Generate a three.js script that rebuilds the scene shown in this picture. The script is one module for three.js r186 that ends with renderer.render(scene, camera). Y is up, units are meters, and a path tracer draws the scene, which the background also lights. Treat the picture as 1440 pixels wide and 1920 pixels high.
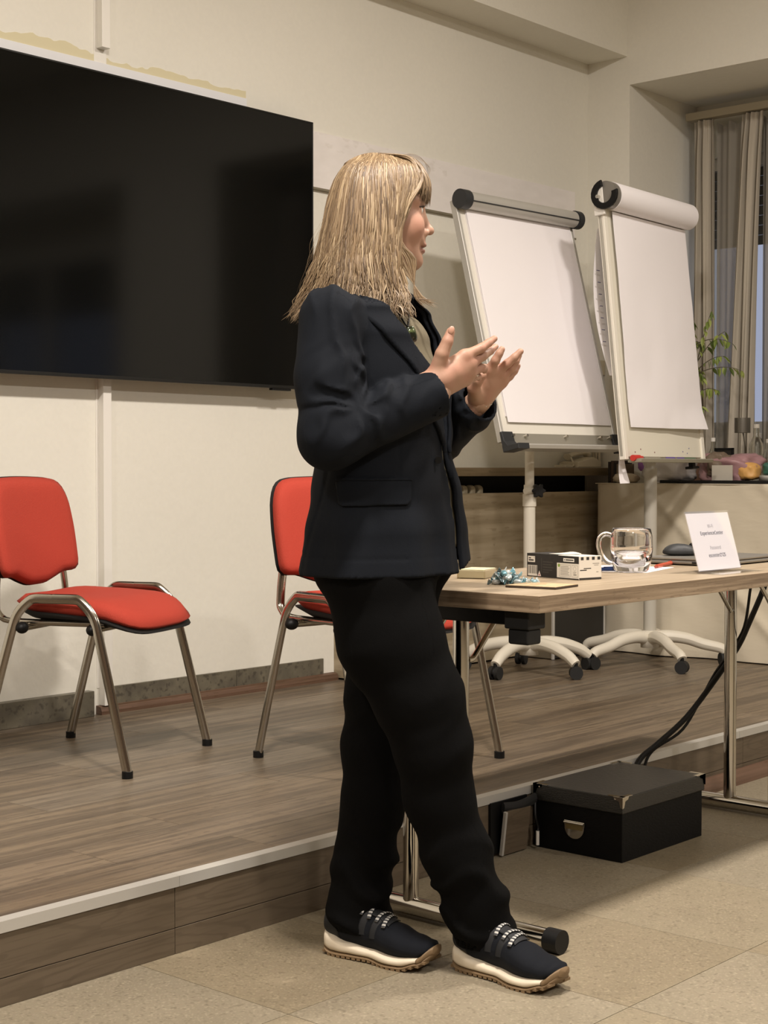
import * as THREE from 'three';
import { RoundedBoxGeometry } from 'three/addons/geometries/RoundedBoxGeometry.js';
import { RectAreaLightUniformsLib } from 'three/addons/lights/RectAreaLightUniformsLib.js';
import { mergeGeometries, mergeVertices, toCreasedNormals } from 'three/addons/utils/BufferGeometryUtils.js';

// ------------------------------------------------------------------ camera, sky, lamps, exposure
const scene = new THREE.Scene();
const renderer = new THREE.WebGLRenderer();
renderer.toneMapping = THREE.LinearToneMapping;
renderer.toneMappingExposure = 1.16;
renderer.shadowMap.enabled = true;
const camera = new THREE.PerspectiveCamera(36.63, 0.75, 0.05, 60);
camera.position.set(0, 1.02, 0);
camera.lookAt(0.7487 * 10, 1.02 - 0.2759, -0.6629 * 10);
scene.background = new THREE.Color().setRGB(0.30, 0.33, 0.44);      // dusk sky outside the windows
const LAMP_COLOR = new THREE.Color().setRGB(1.0, 0.91, 0.835);
const LAMPS = [[4.05, -1.35, 25], [1.55, -1.35, 36], [-0.95, -1.35, 22], [4.05, 1.75, 16], [1.55, 1.75, 26], [-0.95, 1.75, 14]];   // x, z, candela straight down

// ------------------------------------------------------------------ helpers
let seed = 7;
const rnd = () => { seed = (seed * 1664525 + 1013904223) >>> 0; return seed / 4294967296; };
const rr = (a, b) => a + (b - a) * rnd();
const V = (x, y, z) => new THREE.Vector3(x, y, z);
const lerp = (a, b, t) => a + (b - a) * t;
const clamp = (x, a = 0, b = 1) => Math.min(b, Math.max(a, x));
const sstep = (a, b, x) => { const t = clamp((x - a) / (b - a)); return t * t * (3 - 2 * t); };
const taken = {};
const numbered = n => { const k = taken[n] = (taken[n] ?? -1) + 1; return k ? `${n}_${String(k).padStart(3, '0')}` : n; };
function tag(o, label, category, group) { o.userData = { label, category }; if (group) o.userData.group = group; return o; }
function thing(name, label, category, [x, y, z] = [0, 0, 0], turn = 0, group) {
  const o = new THREE.Group(); o.name = numbered(name); scene.add(o);
  o.position.set(x, y, z); o.rotation.y = turn; return tag(o, label, category, group);
}
function mesh(name, geo, mat, parent) {
  const g = Array.isArray(geo) ? join(geo) : geo;
  const m = new THREE.Mesh(g, mat); m.name = parent ? name : numbered(name); m.castShadow = m.receiveShadow = true;
  (parent || scene).add(m); return m;
}
function struct(name, geo, mat) { const m = mesh(name, geo, mat); m.name = name; m.userData = { kind: 'structure' }; return m; }
function structGroup(name) { const g = new THREE.Group(); g.name = name; g.userData = { kind: 'structure' }; scene.add(g); return g; }
function single(name, geo, mat, label, category, group) { return tag(mesh(name, geo, mat), label, category, group); }
function copy(o, label, group) { const c = o.clone(); c.name = numbered(o.name.replace(/_\d+$/, '')); scene.add(c); c.userData = { ...o.userData }; if (label) c.userData.label = label; if (group) c.userData.group = group; return c; }
function join(list) {
  const gs = list.map(g => { const n = g.index ? g.toNonIndexed() : g.clone(); for (const k of Object.keys(n.attributes)) if (!['position', 'normal', 'uv'].includes(k)) n.deleteAttribute(k); return n; });
  return mergeGeometries(gs);
}
const move = (g, x, y, z) => g.translate(x, y, z);
function box(w, h, d, x = 0, y = 0, z = 0, r = 0.002) {             // rounded box about its centre
  const q = Math.min(r, w / 2.01, h / 2.01, d / 2.01);
  return (q > 0.0003 ? new RoundedBoxGeometry(w, h, d, 2, q) : new THREE.BoxGeometry(w, h, d)).translate(x, y, z);
}
const span = (x0, x1, y0, y1, z0, z1, r = 0.002) => box(x1 - x0, y1 - y0, z1 - z0, (x0 + x1) / 2, (y0 + y1) / 2, (z0 + z1) / 2, r);
const plain = (x0, x1, y0, y1, z0, z1) => new THREE.BoxGeometry(x1 - x0, y1 - y0, z1 - z0).translate((x0 + x1) / 2, (y0 + y1) / 2, (z0 + z1) / 2);
function metreUV(g, ox = 0, oy = 0, swap = false) {                  // uv in metres by the way a face points
  const p = g.attributes.position, n = g.attributes.normal, uv = new Float32Array(p.count * 2);
  for (let i = 0; i < p.count; i++) {
    const a = Math.abs(n.getX(i)), b = Math.abs(n.getY(i)), c = Math.abs(n.getZ(i));
    let u, v;
    if (b >= a && b >= c) { u = p.getX(i); v = p.getZ(i); } else if (a > c) { u = p.getZ(i); v = p.getY(i); } else { u = p.getX(i); v = p.getY(i); }
    if (swap) [u, v] = [v, u];
    uv[2 * i] = u + ox; uv[2 * i + 1] = v + oy;
  }
  g.setAttribute('uv', new THREE.BufferAttribute(uv, 2)); return g;
}
function rod(a, b, r, seg = 14, r2 = r) {
  const A = V(...a), B = V(...b), d = B.clone().sub(A), L = d.length();
  return new THREE.CylinderGeometry(r2, r, L, seg, 1).translate(0, L / 2, 0).applyQuaternion(new THREE.Quaternion().setFromUnitVectors(V(0, 1, 0), d.normalize())).translate(A.x, A.y, A.z);
}
// tube of elliptical section along a list of points; rx(t), ry(t) half widths, "up" = direction that ry follows
function sweep(pts, rx, ry, { seg = 12, n = 0, up = [0, 0, 1], caps = true, closed = false, tension = 0.5, straight = false } = {}) {
  const vs = pts.map(p => p.isVector3 ? p : V(...p));
  const curve = straight ? null : new THREE.CatmullRomCurve3(vs, closed, 'catmullrom', tension);
  const N = straight ? vs.length - 1 : (n || vs.length * 6), P = straight ? vs : curve.getPoints(N);
  const fx = typeof rx === 'function' ? rx : () => rx, fy = typeof ry === 'function' ? ry : () => ry;
  const pos = [], uv = [], idx = []; let U = V(...up), len = 0;
  for (let i = 0; i <= N; i++) {
    const T = P[Math.min(N, i + 1)].clone().sub(P[Math.max(0, i - 1)]).normalize();
    if (closed && (i === 0 || i === N)) T.copy(P[1].clone().sub(P[N - 1]).normalize());
    const side = T.clone().cross(U).normalize(); const u2 = side.clone().cross(T).normalize(); U = u2;
    if (i) len += P[i].distanceTo(P[i - 1]);
    for (let j = 0; j <= seg; j++) {
      const a = j / seg * Math.PI * 2, c = Math.cos(a) * fx(i / N), s = Math.sin(a) * fy(i / N);
      pos.push(P[i].x + side.x * c + u2.x * s, P[i].y + side.y * c + u2.y * s, P[i].z + side.z * c + u2.z * s); uv.push(j / seg, len);
    }
  }
  const w = seg + 1;
  for (let i = 0; i < N; i++) for (let j = 0; j < seg; j++) { const a = i * w + j, b = a + 1, c = a + w, d = c + 1; idx.push(a, c, b, b, c, d); }
  if (caps && !closed) for (const [i, f] of [[0, 0], [N, 1]]) {
    const c0 = pos.length / 3; pos.push(P[i].x, P[i].y, P[i].z); uv.push(0, 0);
    for (let j = 0; j <= seg; j++) { const k = (i * w + j) * 3; pos.push(pos[k], pos[k + 1], pos[k + 2]); uv.push(0, 0); }
    for (let j = 0; j < seg; j++) f ? idx.push(c0, c0 + 2 + j, c0 + 1 + j) : idx.push(c0, c0 + 1 + j, c0 + 2 + j);
  }
  const g = new THREE.BufferGeometry(); g.setAttribute('position', new THREE.Float32BufferAttribute(pos, 3)); g.setAttribute('uv', new THREE.Float32BufferAttribute(uv, 2)); g.setIndex(idx); g.computeVertexNormals();
  if (!closed) return g; return g;
}
const lathe = (prof, seg = 32) => new THREE.LatheGeometry(prof.map(([r, y]) => new THREE.Vector2(r, y)), seg);
function extrude(outline, depth, bevel = 0.002, holes = [], curveSegments = 8) {   // outline in x, y; runs along +z
  const s = outline instanceof THREE.Shape ? outline : new THREE.Shape(outline.map(p => new THREE.Vector2(...p)));
  for (const h of holes) s.holes.push(new THREE.Path(h.map(p => new THREE.Vector2(...p))));
  return new THREE.ExtrudeGeometry(s, { depth: depth - 2 * bevel, bevelEnabled: bevel > 0, bevelSize: bevel, bevelThickness: bevel, bevelOffset: -bevel, bevelSegments: 2, curveSegments }).translate(0, 0, bevel);
}
function roundRect(x0, x1, y0, y1, r) {
  const s = new THREE.Shape(); s.moveTo(x0 + r, y0); s.lineTo(x1 - r, y0); s.absarc(x1 - r, y0 + r, r, -Math.PI / 2, 0); s.lineTo(x1, y1 - r); s.absarc(x1 - r, y1 - r, r, 0, Math.PI / 2);
  s.lineTo(x0 + r, y1); s.absarc(x0 + r, y1 - r, r, Math.PI / 2, Math.PI); s.lineTo(x0, y0 + r); s.absarc(x0 + r, y0 + r, r, Math.PI, Math.PI * 1.5); return s;
}
function grid(nu, nv, f, closedU = false) {                           // f(u, v) -> [x, y, z]
  const pos = [], uv = [], idx = [];
  for (let j = 0; j <= nv; j++) for (let i = 0; i <= nu; i++) { pos.push(...f(i / nu, j / nv)); uv.push(i / nu, j / nv); }
  const w = nu + 1; for (let j = 0; j < nv; j++) for (let i = 0; i < nu; i++) { const a = j * w + i; idx.push(a, a + 1, a + w, a + 1, a + w + 1, a + w); }
  const g = new THREE.BufferGeometry(); g.setAttribute('position', new THREE.Float32BufferAttribute(pos, 3)); g.setAttribute('uv', new THREE.Float32BufferAttribute(uv, 2)); g.setIndex(idx); g.computeVertexNormals(); return g;
}
// thickened sheet from a grid function: front, back and rim
function sheet(nu, nv, f, t) {
  const a = grid(nu, nv, f); const p = a.attributes.position, n = a.attributes.normal, w = nu + 1, N = p.count;
  const pos = [], uv = [], idx = [];
  for (const s of [0.5, -0.5]) for (let i = 0; i < N; i++) { pos.push(p.getX(i) + n.getX(i) * t * s, p.getY(i) + n.getY(i) * t * s, p.getZ(i) + n.getZ(i) * t * s); uv.push(a.attributes.uv.getX(i), a.attributes.uv.getY(i)); }
  const I = a.index.array; for (let i = 0; i < I.length; i += 3) { idx.push(I[i], I[i + 1], I[i + 2], I[i] + N, I[i + 2] + N, I[i + 1] + N); }
  const rim = (x, y) => idx.push(x, x + N, y, y, x + N, y + N);
  for (let i = 0; i < nu; i++) { rim(i, i + 1); rim(nv * w + i + 1, nv * w + i); }
  for (let j = 0; j < nv; j++) { rim((j + 1) * w, j * w); rim(j * w + nu, (j + 1) * w + nu); }
  const g = new THREE.BufferGeometry(); g.setAttribute('position', new THREE.Float32BufferAttribute(pos, 3)); g.setAttribute('uv', new THREE.Float32BufferAttribute(uv, 2)); g.setIndex(idx); g.computeVertexNormals(); return g;
}

// ------------------------------------------------------------------ noise and textures
const H = (x, y, z = 0) => { let h = Math.imul(x, 374761393) ^ Math.imul(y, 668265263) ^ Math.imul(z, 2147483647 ^ 0x5bd1e995); h = Math.imul(h ^ (h >>> 13), 1274126177); return ((h ^ (h >>> 16)) >>> 0) / 4294967296; };
function noise2(x, y, px = 1 << 20, py = 1 << 20, s = 0) {            // value noise, tiles after px, py cells
  const xi = Math.floor(x), yi = Math.floor(y), fx = x - xi, fy = y - yi, m = (a, b) => ((a % b) + b) % b;
  const u = fx * fx * (3 - 2 * fx), v = fy * fy * (3 - 2 * fy), x0 = m(xi, px), x1 = m(xi + 1, px), y0 = m(yi, py), y1 = m(yi + 1, py);
  return lerp(lerp(H(x0, y0, s), H(x1, y0, s), u), lerp(H(x0, y1, s), H(x1, y1, s), u), v);
}
function noise3(x, y, z) {
  const xi = Math.floor(x), yi = Math.floor(y), zi = Math.floor(z), f = t => t * t * (3 - 2 * t), u = f(x - xi), v = f(y - yi), w = f(z - zi), h = (a, b, c) => H(xi + a, yi + b, zi + c);
  return lerp(lerp(lerp(h(0, 0, 0), h(1, 0, 0), u), lerp(h(0, 1, 0), h(1, 1, 0), u), v), lerp(lerp(h(0, 0, 1), h(1, 0, 1), u), lerp(h(0, 1, 1), h(1, 1, 1), u), v), w);
}
function fbm(x, y, px, py, oct = 4, s = 0) { let a = 0, k = 0.5, t = 0; for (let i = 0; i < oct; i++) { a += k * noise2(x, y, px, py, s + i); t += k; k *= 0.5; x *= 2; y *= 2; px *= 2; py *= 2; } return a / t; }
function texture(w, h, f, srgb = true) {                              // f(u, v) -> [r, g, b] in 0..1
  const d = new Uint8Array(w * h * 4);
  for (let y = 0; y < h; y++) for (let x = 0; x < w; x++) { const c = f((x + 0.5) / w, (y + 0.5) / h), k = (y * w + x) * 4; for (let i = 0; i < 3; i++) d[k + i] = clamp(c[i]) * 255; d[k + 3] = c.length > 3 ? clamp(c[3]) * 255 : 255; }
  const t = new THREE.DataTexture(d, w, h, THREE.RGBAFormat); t.wrapS = t.wrapT = THREE.RepeatWrapping; t.magFilter = THREE.LinearFilter; t.minFilter = THREE.LinearMipmapLinearFilter; t.generateMipmaps = true;
  if (srgb) t.colorSpace = THREE.SRGBColorSpace; t.needsUpdate = true; return t;
}
const rep = (t, sx, sy) => { t.repeat.set(sx, sy); return t; };       // sx, sy = 1 / metres covered by the picture
const mixc = (a, b, t) => [lerp(a[0], b[0], t), lerp(a[1], b[1], t), lerp(a[2], b[2], t)];
const hex = c => [(c >> 16 & 255) / 255, (c >> 8 & 255) / 255, (c & 255) / 255];
const std = o => new THREE.MeshStandardMaterial(o), phy = o => new THREE.MeshPhysicalMaterial(o);
function wood(base, dark, light, { sx = 2.4, sy = 0.6, w = 1024, h = 512, fine = 120, knots = 0.5, s = 1 } = {}) {
  const t = texture(w, h, (u, v) => {
    const warp = fbm(u * 2, v * 4, 2, 4, 3, s) * 0.4;
    const band = fbm(u * 2 + warp * 0.2, v * 26 + warp * 2.0, 2, 26, 4, s + 3);
    const grain = fbm(u * 10, v * fine, 10, fine, 3, s + 9), pore = noise2(u * 40, v * fine * 2, 40, fine * 2, s + 15);
    let c = mixc(base, light, sstep(0.45, 0.8, band));
    c = mixc(c, dark, sstep(0.52, 0.2, band) * knots);
    c = mixc(c, dark, sstep(0.5, 0.85, grain) * 0.55);
    if (pore > 0.86) c = mixc(c, dark, 0.45);
    return c;
  });
  return rep(t, 1 / sx, 1 / sy);
}
const speckle = (a, b, n, s) => texture(256, 256, (u, v) => mixc(a, b, fbm(u * n, v * n, n, n, 3, s)), true);

// ------------------------------------------------------------------ materials
const plasterT = rep(texture(512, 512, (u, v) => { const n = fbm(u * 5, v * 5, 5, 5, 4, 31), f = noise2(u * 180, v * 180, 180, 180, 40); const k = 0.985 + 0.02 * n + 0.01 * f; return [0.892 * k, 0.880 * k, 0.832 * k]; }), 0.5, 0.5);
const plasterB = rep(texture(512, 512, (u, v) => { const n = fbm(u * 60, v * 60, 60, 60, 3, 77); return [n, n, n]; }, false), 0.9, 0.9);
const M = {
  wall: std({ map: plasterT, roughness: 0.92, bumpMap: plasterB, bumpScale: 0.0008 }),
  ceiling: std({ color: 0xe9e6dc, roughness: 0.95 }),
  chrome: std({ color: new THREE.Color().setRGB(0.56, 0.535, 0.49), metalness: 1, roughness: 0.09 }),
  chromeDull: std({ color: new THREE.Color().setRGB(0.47, 0.44, 0.385), metalness: 1, roughness: 0.17 }),
  alu: std({ color: new THREE.Color().setRGB(0.56, 0.545, 0.50), metalness: 0.4, roughness: 0.45 }),
  black: phy({ color: 0x0c0c0c, roughness: 0.5, specularIntensity: 0.6 }),
  blackSoft: std({ color: 0x161615, roughness: 0.75 }),
  white: std({ color: 0xe9e6dd, roughness: 0.45 }),
  paper: std({ color: 0xf5f1f2, roughness: 0.9 }),
  darkPlastic: std({ color: 0x2a2c2e, roughness: 0.5 }),
};
// floor tiles: beige speckled vinyl
const tileT = texture(1024, 1024, (u, v) => {
  const cloud = fbm(u * 6, v * 6, 6, 6, 4, 5), f = noise2(u * 230, v * 230, 230, 230, 8), f2 = noise2(u * 170, v * 170, 170, 170, 9);
  let c = mixc(hex(0x827966), hex(0x908672), cloud);
  c = mixc(c, hex(0xa69c85), sstep(0.62, 0.95, f) * 0.55); c = mixc(c, hex(0x625a4a), sstep(0.66, 0.97, f2) * 0.45);
  if (noise2(u * 310, v * 310, 310, 310, 12) > 0.97) c = mixc(c, hex(0x4c4334), 0.6);
  return c;
});
rep(tileT, 1 / 0.9, 1 / 0.9);
const tileM = [0xffffff, 0xf6f2ea, 0xfbf9f4].map(c => std({ map: tileT, color: c, roughness: 0.5, bumpMap: plasterB, bumpScale: 0.0004 }));
const stageT = rep(texture(2048, 1024, (u, v) => {                      // 2.44 m by 0.75 m of printed boards: long soft bands and short dark pores
  const warp = fbm(u * 3, v * 4, 3, 4, 3, 21) * 0.5, band = fbm(u * 3 + warp * 0.3, v * 30 + warp * 3, 3, 30, 4, 24), g1 = fbm(u * 14, v * 130, 14, 130, 3, 30), g2 = noise2(u * 60, v * 230, 60, 230, 35);
  let c = mixc(hex(0x675c4e), hex(0x7b6e5c), sstep(0.3, 0.7, band)); c = mixc(c, hex(0x51463a), sstep(0.48, 0.2, band) * 0.45); c = mixc(c, hex(0x4d4337), sstep(0.52, 0.78, g1) * 0.5); c = mixc(c, hex(0x897b68), sstep(0.5, 0.25, g1) * 0.25); if (g2 > 0.8) c = mixc(c, hex(0x41372d), 0.4);
  return c;
}), 1 / 2.44, 1 / 0.75);
const stageM = [0xffffff, 0xf1ece6, 0xe4ddd4, 0xf9f4ec].map(c => std({ map: stageT, color: c, roughness: 0.42 }));
// riser boards: darker wood with cathedral grain
const riserT = rep(texture(1024, 256, (u, v) => {
  const d = Math.hypot((u - 0.42) * 3.5, (v - 0.55) * 4.75) + 1.1 * (fbm(u * 5, v * 4, 5, 4, 4, 3) - 0.5);
  const ring = 0.5 + 0.5 * Math.sin(d * 6.283 * 2.2), g = fbm(u * 12, v * 60, 12, 60, 3, 8);
  let c = mixc(hex(0x5d5141), hex(0x685b4a), fbm(u * 4, v * 9, 4, 9, 3, 6)); c = mixc(c, hex(0x483d2f), sstep(0.7, 1, ring) * 0.28); c = mixc(c, hex(0x483d2f), sstep(0.5, 0.85, g) * 0.4); return c;
}), 1 / 1.22, 1 / 0.19);
const riserM = std({ map: riserT, roughness: 0.55 });
const stoneT = rep(texture(512, 256, (u, v) => { const n = fbm(u * 18, v * 9, 18, 9, 5, 4), m = fbm(u * 60, v * 30, 60, 30, 3, 14); return mixc(mixc(hex(0x4f4a41), hex(0x77715f), n), hex(0x312d27), sstep(0.55, 0.8, m) * 0.5); }), 1 / 0.8, 1 / 0.4);
const stoneM = std({ map: stoneT, roughness: 0.4 });
const mouldM = std({ map: wood(hex(0x614939), hex(0x46321f), hex(0x6f5544), { sx: 2, sy: 0.3, w: 512, h: 128, fine: 40, s: 61 }), roughness: 0.5 });
const oakT = wood(hex(0xa4967c), hex(0x87795f), hex(0xafa188), { sx: 2.0, sy: 1.0, w: 1024, h: 512, fine: 60, knots: 0.6, s: 51 });
const oakM = std({ map: oakT, roughness: 0.6 });

// ------------------------------------------------------------------ floor
const X0 = -2.6, X1 = 6.39, Z0 = -4.32, Z1 = 4.0, CEIL = 3.66, ST = 0.165, RZ = -2.468;
{
  const fl = structGroup('floor');
  mesh('screed', plain(X0 - 0.2, 7.2, -0.2, -0.006, Z0 - 0.2, Z1 + 0.2), std({ color: 0x4e4534, roughness: 0.9 }), fl);
  const P = 0.4572, gap = 0.0016, x00 = 2.03 - P * 10, z00 = -1.58 - P * 2, gs = [0, 1, 2, 3].map(k => metreUV(box(P - gap, 0.006, P - gap, 0, -0.003, 0, 0.0006), k * 0.21, k * 0.37));
  const edge = metreUV(box(P - gap, 0.006, 0.02, 0, -0.003, 0, 0.0006));
  for (let i = 0; i < 20; i++) for (let j = 0; j < 14; j++) {
    if (x00 + i * P > X1 || z00 + j * P > Z1 - 0.1) continue;
    const m = mesh('tile', gs[(i * 3 + j * 5) % 4], tileM[(i * 7 + j * 11) % 3], fl);
    m.position.set(x00 + (i + 0.5) * P, 0, z00 + (j + 0.5) * P); m.rotation.y = ((i + j) % 2) * Math.PI / 2;
  }
}
// ------------------------------------------------------------------ stage: boards on top, boards in the riser, metal nosing
{
  const st = structGroup('floor_stage');
  mesh('base', plain(X0, 7.1, 0, ST - 0.009, Z0, RZ - 0.006), std({ color: 0x3a3024, roughness: 0.9 }), st);
  const W = 0.176, L = 1.22, starts = [1.227, 0.895, 2.447, 1.75, 1.1, 2.2, 1.5, 0.9, 2.0, 1.3, 1.7, 0.8];
  for (let r = 0; r < 11; r++) {
    const z1 = RZ - 0.012 - W * r + (r ? 0.008 : 0), z0 = Math.max(Z0 + 0.002, RZ - 0.004 - W * (r + 1)); if (z1 - z0 < 0.02) continue;
    for (let x = starts[r] - L * 4; x < 7.1; x += L) {
      const a = Math.max(X0, x), b = Math.min(7.1, x + L); if (b - a < 0.05) continue;
      mesh('floor_board', metreUV(span(a + 0.0005, b - 0.0005, ST - 0.008, ST, z0 + 0.0004, z1 - 0.0004, 0.0006), rr(0, 2), rr(0, 1)), stageM[Math.floor(rnd() * 4)], st);
    }
  }
  for (let x = 2.125 - 1.22 * 4; x < X1; x += 1.22) {
    const a = Math.max(X0, x), b = Math.min(X1, x + 1.22), o = rr(0, 0.4);
    mesh('riser_board', metreUV(span(a + 0.0008, b - 0.0008, 0.056, ST - 0.022, RZ - 0.008, RZ, 0.001), -a + o, 0), riserM, st);
    mesh('riser_board', metreUV(span(a + 0.0008, b - 0.0008, 0.0, 0.0545, RZ - 0.008, RZ, 0.001), -a + o + 0.4, 0.11), riserM, st);
  }
  for (let x = 2.135 - 2.4 * 2; x < X1; x += 2.4) {
    const a = Math.max(X0, x), b = Math.min(X1, x + 2.4);
    const g = extrude([[-0.026, ST + 0.0005], [0.004, ST + 0.0005], [0.004, ST - 0.022], [0.0015, ST - 0.022], [0.0015, ST - 0.003], [-0.026, ST - 0.001]].map(([z, y]) => [-z, y]), b - a - 0.001, 0.0004).rotateY(Math.PI / 2);
    g.translate(a, 0, RZ); mesh('edge_nosing', g, M.alu, st);
  }
  mesh('quarter_trim', metreUV(sweep([[3.45, 0.0, RZ + 0.002], [X1 - 0.01, 0.0, RZ + 0.002]], 0.03, 0.044, { seg: 20, straight: true, up: [0, 1, 0] })), mouldM, st);
}
// ------------------------------------------------------------------ walls, ceiling, beam
const wallGeo = (...a) => metreUV(plain(...a));
struct('wall_left', wallGeo(X0, X1 + 0.01, 0, CEIL, Z0 - 0.2, Z0), M.wall);
const panelM = std({ map: wood(hex(0x5f4c3a), hex(0x3d3025), hex(0x6d5946), { sx: 2, sy: 1, w: 512, h: 256, fine: 60, s: 171 }), roughness: 0.6 });   // dark wood panelling on the audience side
struct('wall_back', wallGeo(X0 - 0.2, X1 + 0.8, 0, CEIL, Z1, Z1 + 0.2), panelM);
struct('wall_front', wallGeo(X0 - 0.2, X0, 0, CEIL, Z0 - 0.2, Z1 + 0.2), panelM);
struct('ceiling', plain(X0 - 0.2, X1 + 0.8, CEIL, CEIL + 0.2, Z0 - 0.2, Z1 + 0.2), M.ceiling);
struct('trim_1', wallGeo(X0, X1 + 0.02, 3.005, CEIL, Z0, -4.095), M.wall);       // beam along the wall
// window wall with two deep recesses
const RX = 7.02, LIN = 2.868;
const wr = structGroup('wall_right');
mesh('corner_pier', wallGeo(X1, RX + 0.25, 0, CEIL, Z0 - 0.2, -4.08), M.wall, wr);
mesh('pier', wallGeo(X1, RX + 0.25, 0, CEIL, -1.46, -0.57), M.wall, wr);
mesh('end_pier', wallGeo(X1, RX + 0.25, 0, CEIL, 2.05, Z1 + 0.2), M.wall, wr);
for (const [a, b] of [[-4.08, -1.46], [-0.57, 2.05]]) {
  mesh('lintel', wallGeo(X1, RX + 0.25, LIN, CEIL, a, b), M.wall, wr);
  mesh('parapet', wallGeo(RX, RX + 0.25, 0, 1.2, a, b), M.wall, wr);
  mesh('head_wall', wallGeo(RX, RX + 0.25, 2.6, LIN, a, b), M.wall, wr);
}
// windows: frames, panes and half lowered shutters
const winFrameM = std({ color: 0xd9d5cb, roughness: 0.5 }), glassM = phy({ transmission: 1, thickness: 0, roughness: 0.02, ior: 1.5, color: 0xffffff });
const shutterM = std({ color: 0x5e594b, roughness: 0.8 });
[[-4.08, -1.46], [-0.57, 2.05]].forEach(([a, b], k) => {
  const w = structGroup(`window_${k + 1}`), n = 3, pw = (b - a) / n;
  for (let i = 0; i < n; i++) {
    const z0 = a + i * pw, z1 = z0 + pw;
    mesh('sash', [span(RX + 0.04, RX + 0.09, 1.2, 1.26, z0, z1, 0.004), span(RX + 0.04, RX + 0.09, 2.54, 2.6, z0, z1, 0.004), span(RX + 0.04, RX + 0.09, 1.26, 2.54, z0, z0 + 0.055, 0.004), span(RX + 0.04, RX + 0.09, 1.26, 2.54, z1 - 0.055, z1, 0.004)], winFrameM, w);
    mesh('pane', plain(RX + 0.06, RX + 0.066, 1.26, 2.54, z0 + 0.055, z1 - 0.055), glassM, w);
  }
  for (let y = 2.16; y < 2.6; y += 0.05) mesh('shutter_slat', span(RX + 0.15, RX + 0.165, y + 0.001, y + 0.049, a, b, 0.004), shutterM, w);
  mesh('sill', span(RX - 0.05, RX + 0.04, 1.17, 1.2, a, b, 0.006), winFrameM, w);
});
// baseboard: stone pieces, then a brown wooden moulding on the right stretch
{
  const b = structGroup('baseboard_left');
  for (let x = X0, i = 0; x < 3.33; i++) { const e = Math.min(3.362, i ? x + 0.6 : -2.07 + 0.0); mesh('stone_piece', metreUV(span(x + 0.001, e - 0.001, ST, ST + 0.088, Z0, -4.285, 0.002), rr(0, 1), rr(0, 1)), stoneM, b); x = e; }
  for (let x = 3.42; x < 4.5; x += 0.6) mesh('stone_piece', metreUV(span(x + 0.001, Math.min(4.5, x + 0.6) - 0.001, ST, ST + 0.092, Z0, -4.308, 0.002), rr(0, 1), rr(0, 1)), stoneM, b);
  mesh('wood_moulding', metreUV(extrude([[0, 0], [0.032, 0], [0.032, 0.012], [0.026, 0.026], [0.012, 0.03], [0, 0.03]].map(([d, y]) => [-d, y]), 4.565 - 3.362, 0.001).rotateY(Math.PI / 2).translate(3.362, ST, Z0)), mouldM, b);
}
// cable ducts above and below the television
{
  const d = structGroup('trim_2');
  mesh('duct', span(3.376, 3.412, ST + 0.03, 1.6, Z0, -4.288, 0.002), M.white, d);
  mesh('duct', span(3.376, 3.412, 2.475, 3.01, Z0, -4.285, 0.002), M.white, d);
  mesh('backing_strip', span(3.366, 3.42, ST + 0.09, 3.01, Z0 - 0.001, -4.3175, 0.001), M.white, d);
}
// bare strips on the wall: the pale strip right of the television and the patch above it
{
  const stripM = std({ map: rep(texture(512, 128, (u, v) => { const n = fbm(u * 30, v * 8, 30, 8, 3, 2); let c = mixc(hex(0xefeae6), hex(0xe6e1dc), n); const m = fbm(u * 40, v * 10, 40, 10, 4, 19); if (v > 0.72 && u > 0.08 && u < 0.5) c = mixc(c, hex(0xc6bfb4), sstep(0.6, 0.75, m) * 0.25); return c; }), 1, 1), roughness: 0.5 });
  const g = grid(1, 1, (u, v) => [lerp(4.3, 6.27, u), lerp(2.142, 2.365, v), -4.3119]);
  const t = structGroup('trim_3');
  mesh('panel', span(4.3, 6.27, 2.142, 2.365, Z0, -4.312, 0.001), std({ color: 0xe9e5e0, roughness: 0.5 }), t);
  mesh('panel_face', g, stripM, t);
  mesh('groove_rail', span(4.3, 6.27, 2.134, 2.1425, Z0, -4.303, 0.001), std({ color: 0x8d8572, roughness: 0.5, metalness: 0.4 }), t);
  const t4 = structGroup('trim_4');
  mesh('panel', span(2.0, 4.085, 2.1, 2.428, Z0, -4.313, 0.0005), std({ color: 0xe4e5e6, roughness: 0.6 }), t4);
  const pts = [[2.0, 2.41], [4.085, 2.41]]; for (let x = 4.085; x > 2.0; x -= 0.012) pts.push([x, 2.452 + 0.012 * (noise2(x * 45, 3) - 0.5) + 0.02 * (noise2(x * 9, 7) - 0.5) + (x < 3.3 ? 0.008 : 0)]); pts.push([2.0, 2.452]);
  mesh('old_paint_edge', extrude(pts, 0.002, 0).translate(0, 0, Z0), std({ color: 0xd6cdab, roughness: 0.9 }), t4);
}
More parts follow.
